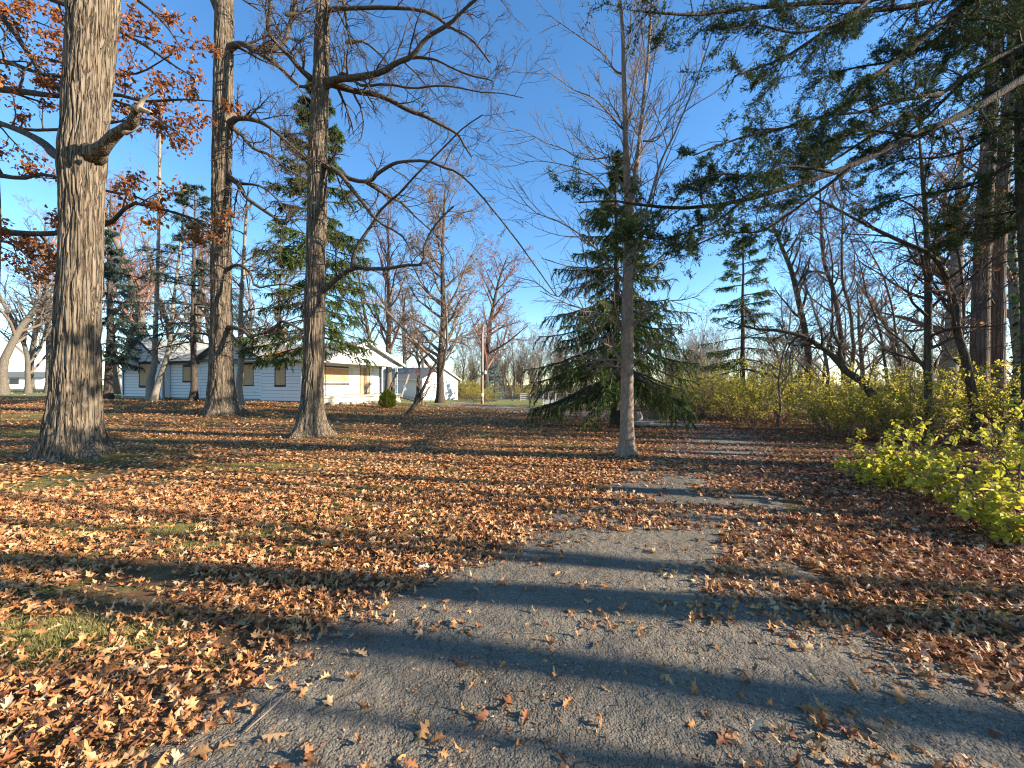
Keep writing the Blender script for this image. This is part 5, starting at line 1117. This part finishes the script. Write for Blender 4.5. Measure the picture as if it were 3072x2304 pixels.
rg = np.random.default_rng(261)
fx = np.linspace(-2.2, 13.5, 8); fence = thing('rail_fence', 'weathered split rail fence along the back of the lawn', 'fence', (-2.2, 50, Tz(-2.2, 50)))
def fp(x): return np.array([x + 2.2, (x + 2.2) * -.12, Tz(x, 50 - .12 * (x + 2.2)) - Tz(-2.2, 50)])
for x in fx:
    p = fp(x); m = MB(); m.tube([p + (0, 0, -.3), p + (0, 0, .6), p + (.02, 0, 1.28)], [.09, .085, .07], 7); m.build('post', M['grey_wood'], fence)
for i in range(7):
    for k, h in enumerate((.3, .62, .95)):
        a, b = fp(fx[i]) + (-.15, 0, h + rg.normal() * .03), fp(fx[i + 1]) + (.15, 0, h + rg.normal() * .05)
        m = MB(); m.tube([a, (a + b) / 2 + (0, .03, -.03), b], [.055, .065, .05], 6); m.build('rail', M['grey_wood'], fence)
# short white gate panel in the fence
gt = thing('white_gate', 'small white slatted gate in the rail fence', 'gate', (fp(fx[1])[0] - 2.2 + 1.0, 49.5, Tz(0, 49.5)))
for k in range(4):
    m = MB(); m.box((0, -.02, .15 + k * .24), (1.3, .02, .27 + k * .24)); m.build('slat', M['trim'], gt, smooth=False)
for k in (0, 1.22):
    m = MB(); m.box((k, -.045, 0), (k + .08, -.022, 1.1)); m.build('stile', M['trim'], gt, smooth=False)

M['blue'] = m_plain('blue plastic', (.16, .3, .5), .15, 6, .45, .5, 0)
p = at_px(1706, 38); bx_ = thing('blue_bin', 'small blue plastic bin beside the brush pile', 'bin', p)
m = MB(); m.hexa([(-.26, -.18, 0), (.26, -.18, 0), (.26, .18, 0), (-.26, .18, 0), (-.32, -.23, .42), (.32, -.23, .42), (.32, .23, .42), (-.32, .23, .42)]); m.build('tub', M['blue'], bx_, smooth=False, bevel=.02)
m = MB(); m.box((-.34, -.25, .42), (.34, .25, .48)); m.build('lid', M['blue'], bx_, smooth=False, bevel=.015)
p = at_px(1750, 39); n_ = 420; s = np.stack([rg.normal(size=n_) * .75, rg.normal(size=n_) * .5, np.abs(rg.normal(size=n_)) * .18], -1); dd = rg.normal(size=(n_, 3)) * (1, .8, .25)
PP = grow(s - nrm(dd) * .5, dd, rg.uniform(.7, 1.8, n_), 5, .12, 0, rg); V, Q = tubes(PP, np.full((n_, 5), .014), 4); me = raw_mesh('brush_pile', V, Q); me.materials.append(M['twig_dark'])
o = link('brush_pile', me); o.location = p; o['kind'] = 'stuff'; tag(o, 'heap of cut brush lying before the rail fence', 'brush pile')

# pale blocks leaning against the drooping spruce
def rock(name, label, loc, size, seed, mat='stone', rz=0, group=None, cat='stone', sub=3, amp=.18):
    import bmesh
    bm = bmesh.new(); bmesh.ops.create_icosphere(bm, subdivisions=sub, radius=1.0)
    V = np.array([v.co[:] for v in bm.verts]); nn = fbm(V[:, 0] * 1.3 + seed, V[:, 1] * 1.3, V[:, 2] * 1.3, 3)
    V = np.sign(V) * np.abs(V) ** .75 * (1 + amp * nn)[:, None] * np.asarray(size)
    for v, c in zip(bm.verts, V): v.co = c
    me = bpy.data.meshes.new(name); bm.to_mesh(me); bm.free(); me.shade_smooth(); me.materials.append(M[mat])
    o = link(name, me); o.location = [float(a) for a in loc]; o.rotation_euler = (0, 0, rz); tag(o, label, cat, group); return o
q = bE
m = MB(); m.hexa([(.16, -.5, 0), (.52, -.5, 0), (.5, -.38, 0), (.16, -.4, 0), (.12, -.28, .62), (.4, -.28, .6), (.4, -.18, .6), (.12, -.2, .62)]); o = m.build('leaning_slab', M['stone'], None, smooth=False, bevel=.02); o.location = q; tag(o, 'pale concrete slab leaning on the drooping spruce trunk', 'slab')
m = MB(); m.box((-.32, -.16, 0), (.32, .16, .17)); o = m.build('concrete_block', M['stone'], None, smooth=False, bevel=.02); o.location = q + (.95, -.5, 0); o.rotation_euler = (0, 0, .2); tag(o, 'long pale concrete block lying by the drooping spruce', 'block')
rock('round_boulder', 'round pale boulder beside the drooping spruce trunk', q + (.86, -.1, .3), (.16, .16, .2), 3, 'stone')
m = MB(); m.box((-.12, -.12, 0), (.12, .12, .14)); o = m.build('boulder_plinth', M['stone'], None, smooth=False, bevel=.02); o.location = q + (.86, -.1, 0); tag(o, 'low square plinth under the round pale boulder', 'plinth')
# stones below the porch
LBS = ['rough border stone lying below the porch base']
for k in range(11):
    u = H2W(2.35 + rg.normal() * .12, .3 + k * .55 + rg.normal() * .08, 0); u[2] = Tz(u[0], u[1]) + .07
    rock('border_stone', LBS[0], u, (rg.uniform(.14, .28), rg.uniform(.12, .2), rg.uniform(.09, .16)), 20 + k, 'stone', rg.random() * 3, 'porch border stones', sub=2)
u = H2W(2.8, 4.5, 0); u[2] = Tz(u[0], u[1]); m = MB(); m.box((-.22, -.12, 0), (.22, .12, .13)); o = m.build('cinder_block', M['white_clean'], None, smooth=False, bevel=.012); o.location = u; o.rotation_euler = (0, 0, .5); tag(o, 'small white block on the ground by the dwarf conifer', 'block')
# leaning beams, posts and the collapsed ramp by the porch end
def beam_px(name, label, a, b, d, db, w, mat, h=None, cat='beam'):
    p, q_ = W(*c5b(*a), d), W(*c5b(*b), d + db); m = MB(); m.beam(p, q_, w, h or w); o = m.build(name, M[mat], None, smooth=False, off=p, bevel=.006); o.location = p; return tag(o, label, cat)
beam_px('leaning_beam', 'dark timber leaning at the porch end beside the dwarf conifer', (425, 830), (520, 615), 29.6, .9, .12, 'dark_wood')
beam_px('leaning_beam', 'grey leaning timber with a white ribbon tied to it', (560, 905), (650, 640), 29.5, .4, .13, 'grey_wood')
beam_px('leaning_beam', 'short dark timber leaning beside the redbud before the garage', (710, 945), (795, 715), 28.5, .4, .13, 'dark_wood')
beam_px('timber_post', 'upright brown timber post standing before the white garage side', (798, 990), (800, 830), 27.5, 0, .14, 'pole', cat='post')
beam_px('porch_timber', 'stubby brown post at the porch end behind the dwarf conifer', (480, 890), (480, 765), 29.8, 0, .12, 'pole', cat='post')
beam_px('thin_pole', 'thin grey pole leaning before the white garage front', (882, 985), (940, 750), 27.6, .3, .05, 'grey_wood', cat='pole')
rp = W(*c5b(565, 900), 29.3); ramp_o = thing('collapsed_railing', 'collapsed grey wooden railing sloping off the porch end', 'railing', (rp[0], rp[1], Tz(rp[0], rp[1])))
pa, pb = np.array([0, 0, .5]), np.array([2.3, -1.6, .05])
for k, h in enumerate((0, .3)):
    m = MB(); m.beam(pa + (0, -.15 * k, h * .3 - .1 * k), pb + (0, -.15 * k, h * .3 - .1 * k + .05), .05, .09); m.build('rail', M['grey_wood'], ramp_o, smooth=False)
for k in range(8):
    f = (k + .5) / 8; c = pa + (pb - pa) * f; m = MB(); m.beam(c + (.02, .02, .12), c + (-.1, -.32, -.12 if f < .6 else 0), .035, .035); m.build('baluster', M['grey_wood'], ramp_o, smooth=False)
# furled dark umbrella-like cover and the white ribbon
u = W(*c5b(462, 880), 30.0); m = MB(); m.tube([(0, 0, 0), (0, 0, .3), (.02, 0, .9), (.03, 0, 1.15)], [.17, .16, .09, .03], 9); o = m.build('dark_tarp', M['darktrim'], None); o.location = u; tag(o, 'dark folded cover standing at the porch end', 'cover')
u = W(*c5b(603, 770), 29.4); m = MB()
for k in range(4): m.tube([(0, 0, 0), (.05 * k - .05, -.04, -.15), (.09 * k - .12, -.05, -.42 + .05 * k)], [.03, .02, .012], 5)
m.tube([(-.06, 0, 0), (0, -.04, .04), (.07, 0, 0)], .035, 6); o = m.build('white_ribbon', M['white_clean'], None, kind='stuff'); o.location = u; tag(o, 'white ribbon tied around the grey leaning timber', 'ribbon')
# pale flat stones in the litter by the yellow bush
for k, (px, py, sx, lab) in enumerate(((2766, 1484, .12, 'pale flat stone in the litter before the yellow bush'), (2876, 1505, .15, 'long pale stone at the foot of the bright yellow bush'), (2507, 1379, .1, 'small pale stone in the litter by the thicket'), (1268, 1706, .055, 'small whitish stone in the leaves at the asphalt edge'))):
    p = foot(px, py); rock('pale_stone', lab, p + (0, 0, .025), (sx, sx * .45, sx * .35), 40 + k, 'concrete', .2 * k, sub=2)

# ------------------------------------------------------------------ fallen leaves
def oak_leaf(curl, fold, twist, lob=1.0):
    xs = np.array([0, .16, .36, .58, .78, 1.0]); hw = np.array([0, .05, .07, .065, .05, 0]) * 1.1
    tips = [(.20, .24), (.42, .40), (.70, .33)]; V = [(x, 0) for x in xs]
    for s in (1, -1):
        V += [(x, s * h) for x, h in zip(xs[1:5], hw[1:5])]
        V += [(x + .03 * (s > 0), s * h * lob) for x, h in tips] + [(.9, s * .13 * lob)]
    V = np.array(V); Tq = []
    for s, o_ in ((1, 6), (-1, 14)):
        E = [o_, o_ + 1, o_ + 2, o_ + 3]; tipi = [o_ + 4, o_ + 5, o_ + 6, o_ + 7]
        tr = [(0, 1, E[0]), (1, 2, E[1]), (1, E[1], E[0]), (2, 3, E[2]), (2, E[2], E[1]), (3, 4, E[3]), (3, E[3], E[2]), (4, 5, E[3]), (E[0], E[1], tipi[0]), (E[1], E[2], tipi[1]), (E[2], E[3], tipi[2]), (E[3], 5, tipi[3])]
        Tq += tr if s > 0 else [(a, c, b) for a, b, c in tr]
    z = curl * (V[:, 0] - .5) ** 2 * 1.6 + fold * np.abs(V[:, 1]) * 1.1 + twist * (V[:, 0] - .5) * V[:, 1] * 2.5 + .12 * np.sin(V[:, 0] * 9 + curl * 7) * np.abs(V[:, 1])
    V3 = np.c_[V[:, 0] - .5, V[:, 1], z]; return V3, np.array(Tq)
def ovate_leaf(curl, fold):
    V = np.array([(0, 0), (.3, .28), (.7, .26), (1, 0), (.7, -.26), (.3, -.28), (.5, 0)]); z = curl * (V[:, 0] - .5) ** 2 * 1.6 + fold * np.abs(V[:, 1]) * 1.2
    return np.c_[V[:, 0] - .5, V[:, 1], z], np.array([(0, 6, 1), (1, 6, 2), (2, 6, 3), (3, 6, 4), (4, 6, 5), (5, 6, 0)])
def simple_leaf(curl, fold):
    V = np.array([(0, 0), (.5, .3), (1, 0), (.45, -.3)]); z = fold * np.abs(V[:, 1]) * 1.3 + curl * (V[:, 0] - .5) ** 2
    return np.c_[V[:, 0] - .5, V[:, 1], z], np.array([(0, 2, 1), (0, 3, 2)])
rg = np.random.default_rng(271)
TO = [oak_leaf(rg.uniform(-.3, 1.7), rg.uniform(-.5, 1.5), rg.uniform(-1.2, 1.2), rg.uniform(.55, .95)) for _ in range(16)] + [oak_leaf(rg.uniform(0, 1.5), rg.uniform(0, 1.4), rg.uniform(-1, 1), .35) for _ in range(5)]
def lite_leaf(curl, fold, tw):
    h = [(.22, .09), (.33, .33), (.48, .1), (.68, .31), (.8, .08)]; V = [(0, 0)] + h + [(1, 0)] + [(x, -y) for x, y in h[::-1]] + [(.5, 0)]; V = np.array(V)
    z = curl * (V[:, 0] - .5) ** 2 * 1.6 + fold * np.abs(V[:, 1]) * 1.1 + tw * (V[:, 0] - .5) * V[:, 1] * 2.5
    return np.c_[V[:, 0] - .5, V[:, 1], z], np.array([(i, 12, (i + 1) % 12) for i in range(12)])
TL = [lite_leaf(rg.uniform(-.2, 1.5), rg.uniform(-.4, 1.3), rg.uniform(-1, 1)) for _ in range(9)]
TM = [ovate_leaf(rg.uniform(.1, .9), rg.uniform(.1, .9)) for _ in range(5)]; TF = [simple_leaf(rg.uniform(0, .9), rg.uniform(.1, .9)) for _ in range(5)]
def scatter(tmpl, pos, size, tilt, rng, mb, nrot=None):
    n = len(pos); yaw = rng.random(n) * 2 * np.pi; ax = rng.random(n) * 2 * np.pi; a = np.abs(rng.normal(size=n)) * tilt; a = np.where(rng.random(n) < .35, a + np.pi, a)
    k = np.stack([np.cos(ax), np.sin(ax), 0 * ax], -1); c, s = np.cos(a)[:, None, None], np.sin(a)[:, None, None]
    K = np.zeros((n, 3, 3)); K[:, 0, 2] = k[:, 1]; K[:, 1, 2] = -k[:, 0]; K[:, 2, 0] = -k[:, 1]; K[:, 2, 1] = k[:, 0]
    Rm = np.eye(3)[None] + s * K + (1 - c) * (K @ K)
    Rz = np.zeros((n, 3, 3)); Rz[:, 0, 0] = np.cos(yaw); Rz[:, 0, 1] = -np.sin(yaw); Rz[:, 1, 0] = np.sin(yaw); Rz[:, 1, 1] = np.cos(yaw); Rz[:, 2, 2] = 1
    Rm = Rm @ Rz; which = rng.integers(0, len(tmpl), n)
    for i, (V, Tq) in enumerate(tmpl):
        m_ = which == i
        if not m_.any(): continue
        U = np.einsum('nij,vj->nvi', Rm[m_], V) * size[m_][:, None, None] + pos[m_][:, None]
        lowest = U[..., 2].min(1); lift = np.maximum(0, (pos[m_][:, 2] - lowest) * .75); U[..., 2] += lift[:, None]
        nv = len(V); F = Tq[None] + (np.arange(m_.sum()) * nv)[:, None, None]; mb.add(U.reshape(-1, 3), None, F.reshape(-1, 3))
def inpoly(x, y, poly):
    c = np.zeros(x.shape, bool); j = len(poly) - 1
    for i in range(len(poly)):
        (xi, yi), (xj, yj) = poly[i], poly[j]
        c ^= ((yi > y) != (yj > y)) & (x < (xj - xi) * (y - yi) / (yj - yi + 1e-12) + xi); j = i
    return c
BARE_PX = [(420, 2400), (489, 2293), (661, 2166), (805, 2040), (891, 1971), (1006, 1896), (1093, 1839), (1172, 1810), (1259, 1764), (1437, 1695), (1552, 1643), (1650, 1597), (1800, 1590), (1960, 1600), (2100, 1590), (2184, 1582), (2160, 1640), (2144, 1700), (2110, 1798), (2201, 1827), (2316, 1867), (2517, 1919), (2736, 1936), (2747, 1977), (2851, 2000), (2977, 2057), (3100, 2100), (3300, 2400)]
def gnd(px, py): d = 1888. / (py - CY); return ((px - CX) / F_PX * d, d)
BARE = [gnd(*p) for p in BARE_PX]
PATCH = [(gnd(2430, 1735), .2, .32), (gnd(1950, 1470), .75, .42), (gnd(2120, 1505), .8, .3), (gnd(2310, 1510), .45, .5), (gnd(1690, 1560), .28, .2), (gnd(2120, 1565), .45, .16), (gnd(2175, 1361), .6, .28), (gnd(2180, 1326), .65, .55), (gnd(2050, 1445), .35, .3), (gnd(1920, 1420), .3, .2), (gnd(2010, 1272), 1.1, 1.2), (gnd(1700, 1238), 2.6, 1.5), (gnd(1560, 1225), 2.4, 2.0)]
GREEN = [(gnd(300, 1930), .5, .2), (gnd(560, 1985), .25, .08), (gnd(520, 1585), .55, .18), (gnd(800, 1600), .5, .2), (gnd(230, 1600), .45, .2), (gnd(640, 1640), .4, .14), (gnd(900, 1655), .35, .12), (gnd(60, 1900), .35, .15), (gnd(700, 1400), 1.3, .5), (gnd(330, 1385), 1.2, .4), (gnd(1150, 1470), .7, .25), (gnd(120, 1300), 2.2, 1.0), (gnd(60, 1265), 3, 1.6)]
def cover(x, y):
    """share of the ground that is under leaves"""
    wx, wy = x + .10 * pn(x * 3.1, y * 3.1, 4) + .05 * pn(x * 9, y * 9, 8), y + .10 * pn(x * 3.1, y * 3.1, 14) + .05 * pn(x * 9, y * 9, 18)
    wx, wy = wx + rg.normal(size=x.shape) * .07, wy + rg.normal(size=x.shape) * .07
    c = np.ones_like(x)
    gr = fbm(x * .8 + 3, y * .8, 2.5, 3); left = sst(1.5, -2.5, x) * sst(14, 6, y)
    c = np.where((gr > .02) & (left > .1), 1 - .85 * sst(.02, .4, gr) * left, c)
    c = c * (.72 + .28 * sst(-.35, .2, fbm(x * 2.2, y * 2.2, 60, 2)))
    for (pc, ax, ay) in GREEN:
        e = ((wx - pc[0]) / ax) ** 2 + ((wy - pc[1]) / ay) ** 2; c = c * (.22 + .78 * sst(.4, 1.3, e))
    gr2 = fbm(x * .35 + 9, y * .35, 7.5, 3); l2 = sst(-3, -7, x) * sst(7, 10, y)
    c = c * (1 - .7 * sst(.15, .45, gr2) * l2)
    for mx, my, h, r in MOUNDS[:3]: c = c * (1 - .85 * np.exp(-((x - mx) ** 2 + (y - my) ** 2) / (r * r * .5)))
    c = np.where(inpoly(wx, wy, BARE), .012 + .05 * sst(.25, .6, pn(x * 1.5, y * 1.5, 40)), c)
    for (pc, ax, ay) in PATCH:
        e = ((wx - pc[0]) / ax) ** 2 + ((wy - pc[1]) / ay) ** 2; c = c * (.06 + .94 * sst(.7, 1.25, e))
    c = c * (1 - .93 * sst(25, 30, y) * sst(-12, -7, x)) * (1 - .6 * sst(34, 45, y))
    # nothing inside the house and garage
    ca, sa = math.cos(HA), math.sin(HA); lx = (x - HC[0]) * ca + (y - HC[1]) * sa; ly = -(x - HC[0]) * sa + (y - HC[1]) * ca
    c = np.where((lx > -18.9) & (lx < 1.9) & (ly > 0.02) & (ly < 8) & ~((lx > -13.8) & (lx < -10.1) & (ly < .45)), 0, c)
    return c
def field(n, d0, d1, px0=-350, px1=3420):
    d = np.sqrt(rg.random(n) * (d1 ** 2 - d0 ** 2) + d0 ** 2); x = (rg.uniform(px0, px1, n) - CX) / F_PX * d; return x, d
mbO, mbR, mbM = MB(), MB(), MB()
def lay(n, d0, d1, tmpl, size, tilt, thick, mb, red=None):
    x, y = field(n, d0, d1); k = rg.random(n) < cover(x, y); x, y = x[k], y[k]
    z = T(x, y) + .008 + thick * rg.random(len(x)) ** 1.5
    if red is None: scatter(tmpl, np.stack([x, y, z], -1), rg.uniform(*size, len(x)), tilt, rg, mb); return
    r_ = rg.random(len(x)) < sst(2.0, 5.0, x + .8 * pn(x, y, 3)) * .8
    for mk, b in ((~r_, mb), (r_, red)):
        scatter(tmpl, np.stack([x, y, z], -1)[mk], rg.uniform(*size, mk.sum()), tilt, rg, b)
lay(16000, 1.25, 3.6, TO, (.045, .10), .36, .035, mbO, mbR)
lay(23000, 3.6, 6.0, TL, (.05, .10), .38, .035, mbO, mbR)
lay(24000, 1.25, 6.0, TF, (.015, .045), .5, .012, mbO, mbR)
lay(36000, 6.0, 8.5, TM, (.05, .09), .4, .03, mbM, mbR)
lay(72000, 8.5, 14.0, TF, (.05, .092), .4, .03, mbM, mbR)
lay(95000, 14.0, 32.0, TF, (.085, .135), .42, .03, mbM, mbR)
lay(9000, 32.0, 60.0, TF, (.14, .2), .5, .02, mbM)
for nm, b, mt, lab in (('leaf_litter', mbO, 'litter', 'thick layer of fallen orange brown oak leaves over the near lawn'), ('leaf_litter', mbM, 'litter', 'carpet of fallen brown leaves over the lawn before the house'), ('leaf_litter', mbR, 'litter_red', 'redder fallen leaves along the right side of the driveway')):
    o = b.build(nm, M[mt], None, smooth=False, kind='stuff'); tag(o, lab, 'leaves')
# drifts of leaves in the roof valleys
for (cx2, cy2, slope, lab) in ((-3.0, 1.0, .37, 'drift of orange leaves in the roof valley above the side window'), (-10.3, 1.5, .41, 'drift of orange leaves in the roof valley beside the tall trunk')):
    b = MB(); n_ = 700; u = rg.normal(size=(n_, 2)) * (.55, .55); pz = []
    for a_, b2 in u: pz.append(H2W(cx2 + a_ * 1.0, cy2 + b2, 0))
    pz = np.array(pz); lx = cx2 + u[:, 0]; ly = cy2 + u[:, 1]
    if cx2 > -5: zz = np.maximum(e3 + (ly + .4) * (r3 - e3) / 4.15, np.where(lx < -3, ez + (-3.0 - lx) * (rz - ez) / 3.8, -9))
    else: zz = np.maximum(hz(3.32) + (ly - .05) * 1.58 / 4.45, np.where(lx > -10.6, ez + (lx + 10.6) * (rz - ez) / 3.8, -9))
    pz[:, 2] = HZ + zz + .02 + .08 * rg.random(n_); scatter(TF, pz, rg.uniform(.1, .16, n_), .4, rg, b); o = b.build('roof_leaves', M['litter'], None, smooth=False, kind='stuff'); tag(o, lab, 'leaves')
# the leaves that lie singly on the asphalt: each one an object
LM = []
for k in range(8):
    V, Tq = TO[k]; me = raw_mesh('fallen_leaf', V, None, Tq, True); LM.append(me)
def leafmat(i):
    cols = [(.34, .14, .045), (.45, .2, .06), (.52, .26, .09), (.27, .1, .04), (.5, .3, .14)]
    return m_plain('single leaf %d' % i, cols[i % 5], .35, 30, .6, .3, .002)
LMat = [leafmat(i) for i in range(5)]
LMM = []
for me in LM:
    for mt in LMat:
        c = me.copy(); c.materials.append(mt); LMM.append(c)
known = [(1095, 1455 + 690, .1), (1265, 2223, .11), (1310, 2245, .09), (2172, 2240, .12), (2180, 2235, .1), (1520, 2130, .12), (1380, 2005, .1), (1650, 1960, .085), (1250, 1880, .085), (1335, 1815, .09), (1710, 1845, .09), (1850, 1848, .09), (1672, 1735, .08), (1610, 1690, .085), (1500, 1683, .08), (1740, 1635, .075), (1760, 1612, .08), (1800, 1680, .08), (1890, 1757, .08), (2000, 1820, .1), (2080, 1870, .1), (2150, 1865, .11), (2390, 1960, .1), (2440, 2045, .1), (2700, 2110, .12), (2560, 2070, .1), (2940, 2090, .13), (3000, 2080, .13), (2470, 2170, .11), (2700, 2020, .1), (2460, 2150, .1), (830, 2224, .12), (590, 2290, .13), (1060, 2060, .09), (980, 2130, .1)]
cnt = 0; rl = np.random.default_rng(281)
def single(x, y, s_):
    global cnt
    li = int(rl.integers(0, len(LMM))); o = bpy.data.objects.new('fallen_leaf', LMM[li]); COL.objects.link(o); s_ = float(s_)
    look = ('russet', 'orange brown', 'golden tan', 'dark brown', 'pale tan')[li % 5]; size_ = 'large' if s_ > .088 else ('medium' if s_ > .068 else 'small')
    o.location = (x, y, Tz(x, y) + .03 + s_ * .06); o.scale = (s_, s_, s_); o.rotation_euler = (rl.normal() * .22 + (math.pi if rl.random() < .2 else 0), rl.normal() * .22, rl.random() * 6.28)
    tag(o, 'single %s %s oak leaf lying curled on the bare asphalt' % (size_, look), 'leaf', 'single %s %s leaves on the asphalt' % (size_, look)); cnt += 1
for px, py, s_ in known: single(*gnd(px, py), s_)
while cnt < 285:
    if rl.random() < .55:
        pc = [gnd(1330, 1900), gnd(2160, 1880), gnd(2080, 1830), gnd(1820, 1885), gnd(2560, 2200), gnd(2700, 2040), gnd(2380, 1930), gnd(1100, 1900), gnd(2010, 1720), gnd(1560, 1690), gnd(2480, 2230), gnd(1680, 1640)][int(rl.integers(0, 12))]
        x, y = pc[0] + rl.normal() * .12, pc[1] + rl.normal() * .07
    else: y = rl.uniform(1.4, 4.4); x = rl.uniform(-1.4, 2.6)
    if inpoly(np.array([x]), np.array([y]), BARE)[0]: single(x, y, rl.uniform(.05, .1))
# crumbs and twigs on the asphalt
n_ = 26000; x, y = field(n_, 1.3, 6); k = inpoly(x, y, BARE) & (fbm(x * 1.2, y * 1.2, 50) + .5 * rg.random(n_) > .1); x, y = x[k], y[k]
b = MB(); scatter(TF, np.stack([x, y, T(x, y) + .026], -1), rg.uniform(.005, .022, len(x)) , .25, rg, b); o = b.build('leaf_crumbs', M['litter'], None, smooth=False, kind='stuff'); tag(o, 'crumbled bits of leaf strewn over the asphalt', 'leaf crumbs')
for k, (px, py, L_, a_) in enumerate(((735, 2215, .28, 1.2), (1560, 1630, .25, .9), (2090, 1700, .2, .5), (40, 1775, .5, .4), (2660, 2230, .3, 2.2))):
    p = foot(px, py); P = grow(np.array([[0, 0, .03]]), np.array([[math.cos(a_), math.sin(a_), .08]]), np.array([L_]), 7, .12, 0, rg); m = MB(); V, Q = tubes(P, np.linspace(.005, .002, 7)[None], 6); m.add(V, Q)
    A = spawn(P, np.full((1, 7), .003), 3, rg, .3, .9, (30, 60), (.2, .4), 4, .1, 0, .8, .5, .001); V, Q = tubes(*A, 4); m.add(V, Q)
    o = m.build('dry_twig', M['twig'], None); o.location = p; tag(o, ['thin dry twig on the asphalt at the left leaf edge', 'dry twig sticking out of the leaves at the asphalt edge', 'dry twig on the asphalt by a leaf clump', 'pale dry twig lying in the lawn leaves', 'dry twig among leaves on the shaded asphalt'][k], 'twig')
# grass tufts between the leaves
n_ = 45000; x, y = field(n_, 1.3, 13, -350, 1900)
for (pc, ax, ay) in GREEN:
    q = rg.normal(size=(int(9000 * min(2.2, ax)), 2)) * .62; x = np.concatenate([x, pc[0] + q[:, 0] * ax]); y = np.concatenate([y, pc[1] + q[:, 1] * ay])
n_ = len(x); gr = fbm(x * .8 + 3, y * .8, 2.5, 3) + .6 * (np.arange(n_) >= 45000); left = np.maximum(sst(1.5, -2.5, x) * sst(14, 6, y), np.arange(n_) >= 45000)
k = (~inpoly(x, y, BARE)) & (rg.random(n_) < sst(-.15, .25, gr) * left * .95 + .05); x, y = x[k], y[k]; s = np.stack([x, y, T(x, y) - .005], -1)
dd = np.stack([rg.normal(size=len(x)) * .7, rg.normal(size=len(x)) * .7, np.ones(len(x))], -1); L = rg.uniform(.02, .055, len(x)); V, Q = blades(s, dd, L, np.full(len(x), .006), rg)
me = raw_mesh('grass', V, None, Q, False); me.materials.append(M['grass']); tag(link('grass', me, None, 'stuff'), 'short lawn grass showing between the fallen leaves', 'grass')
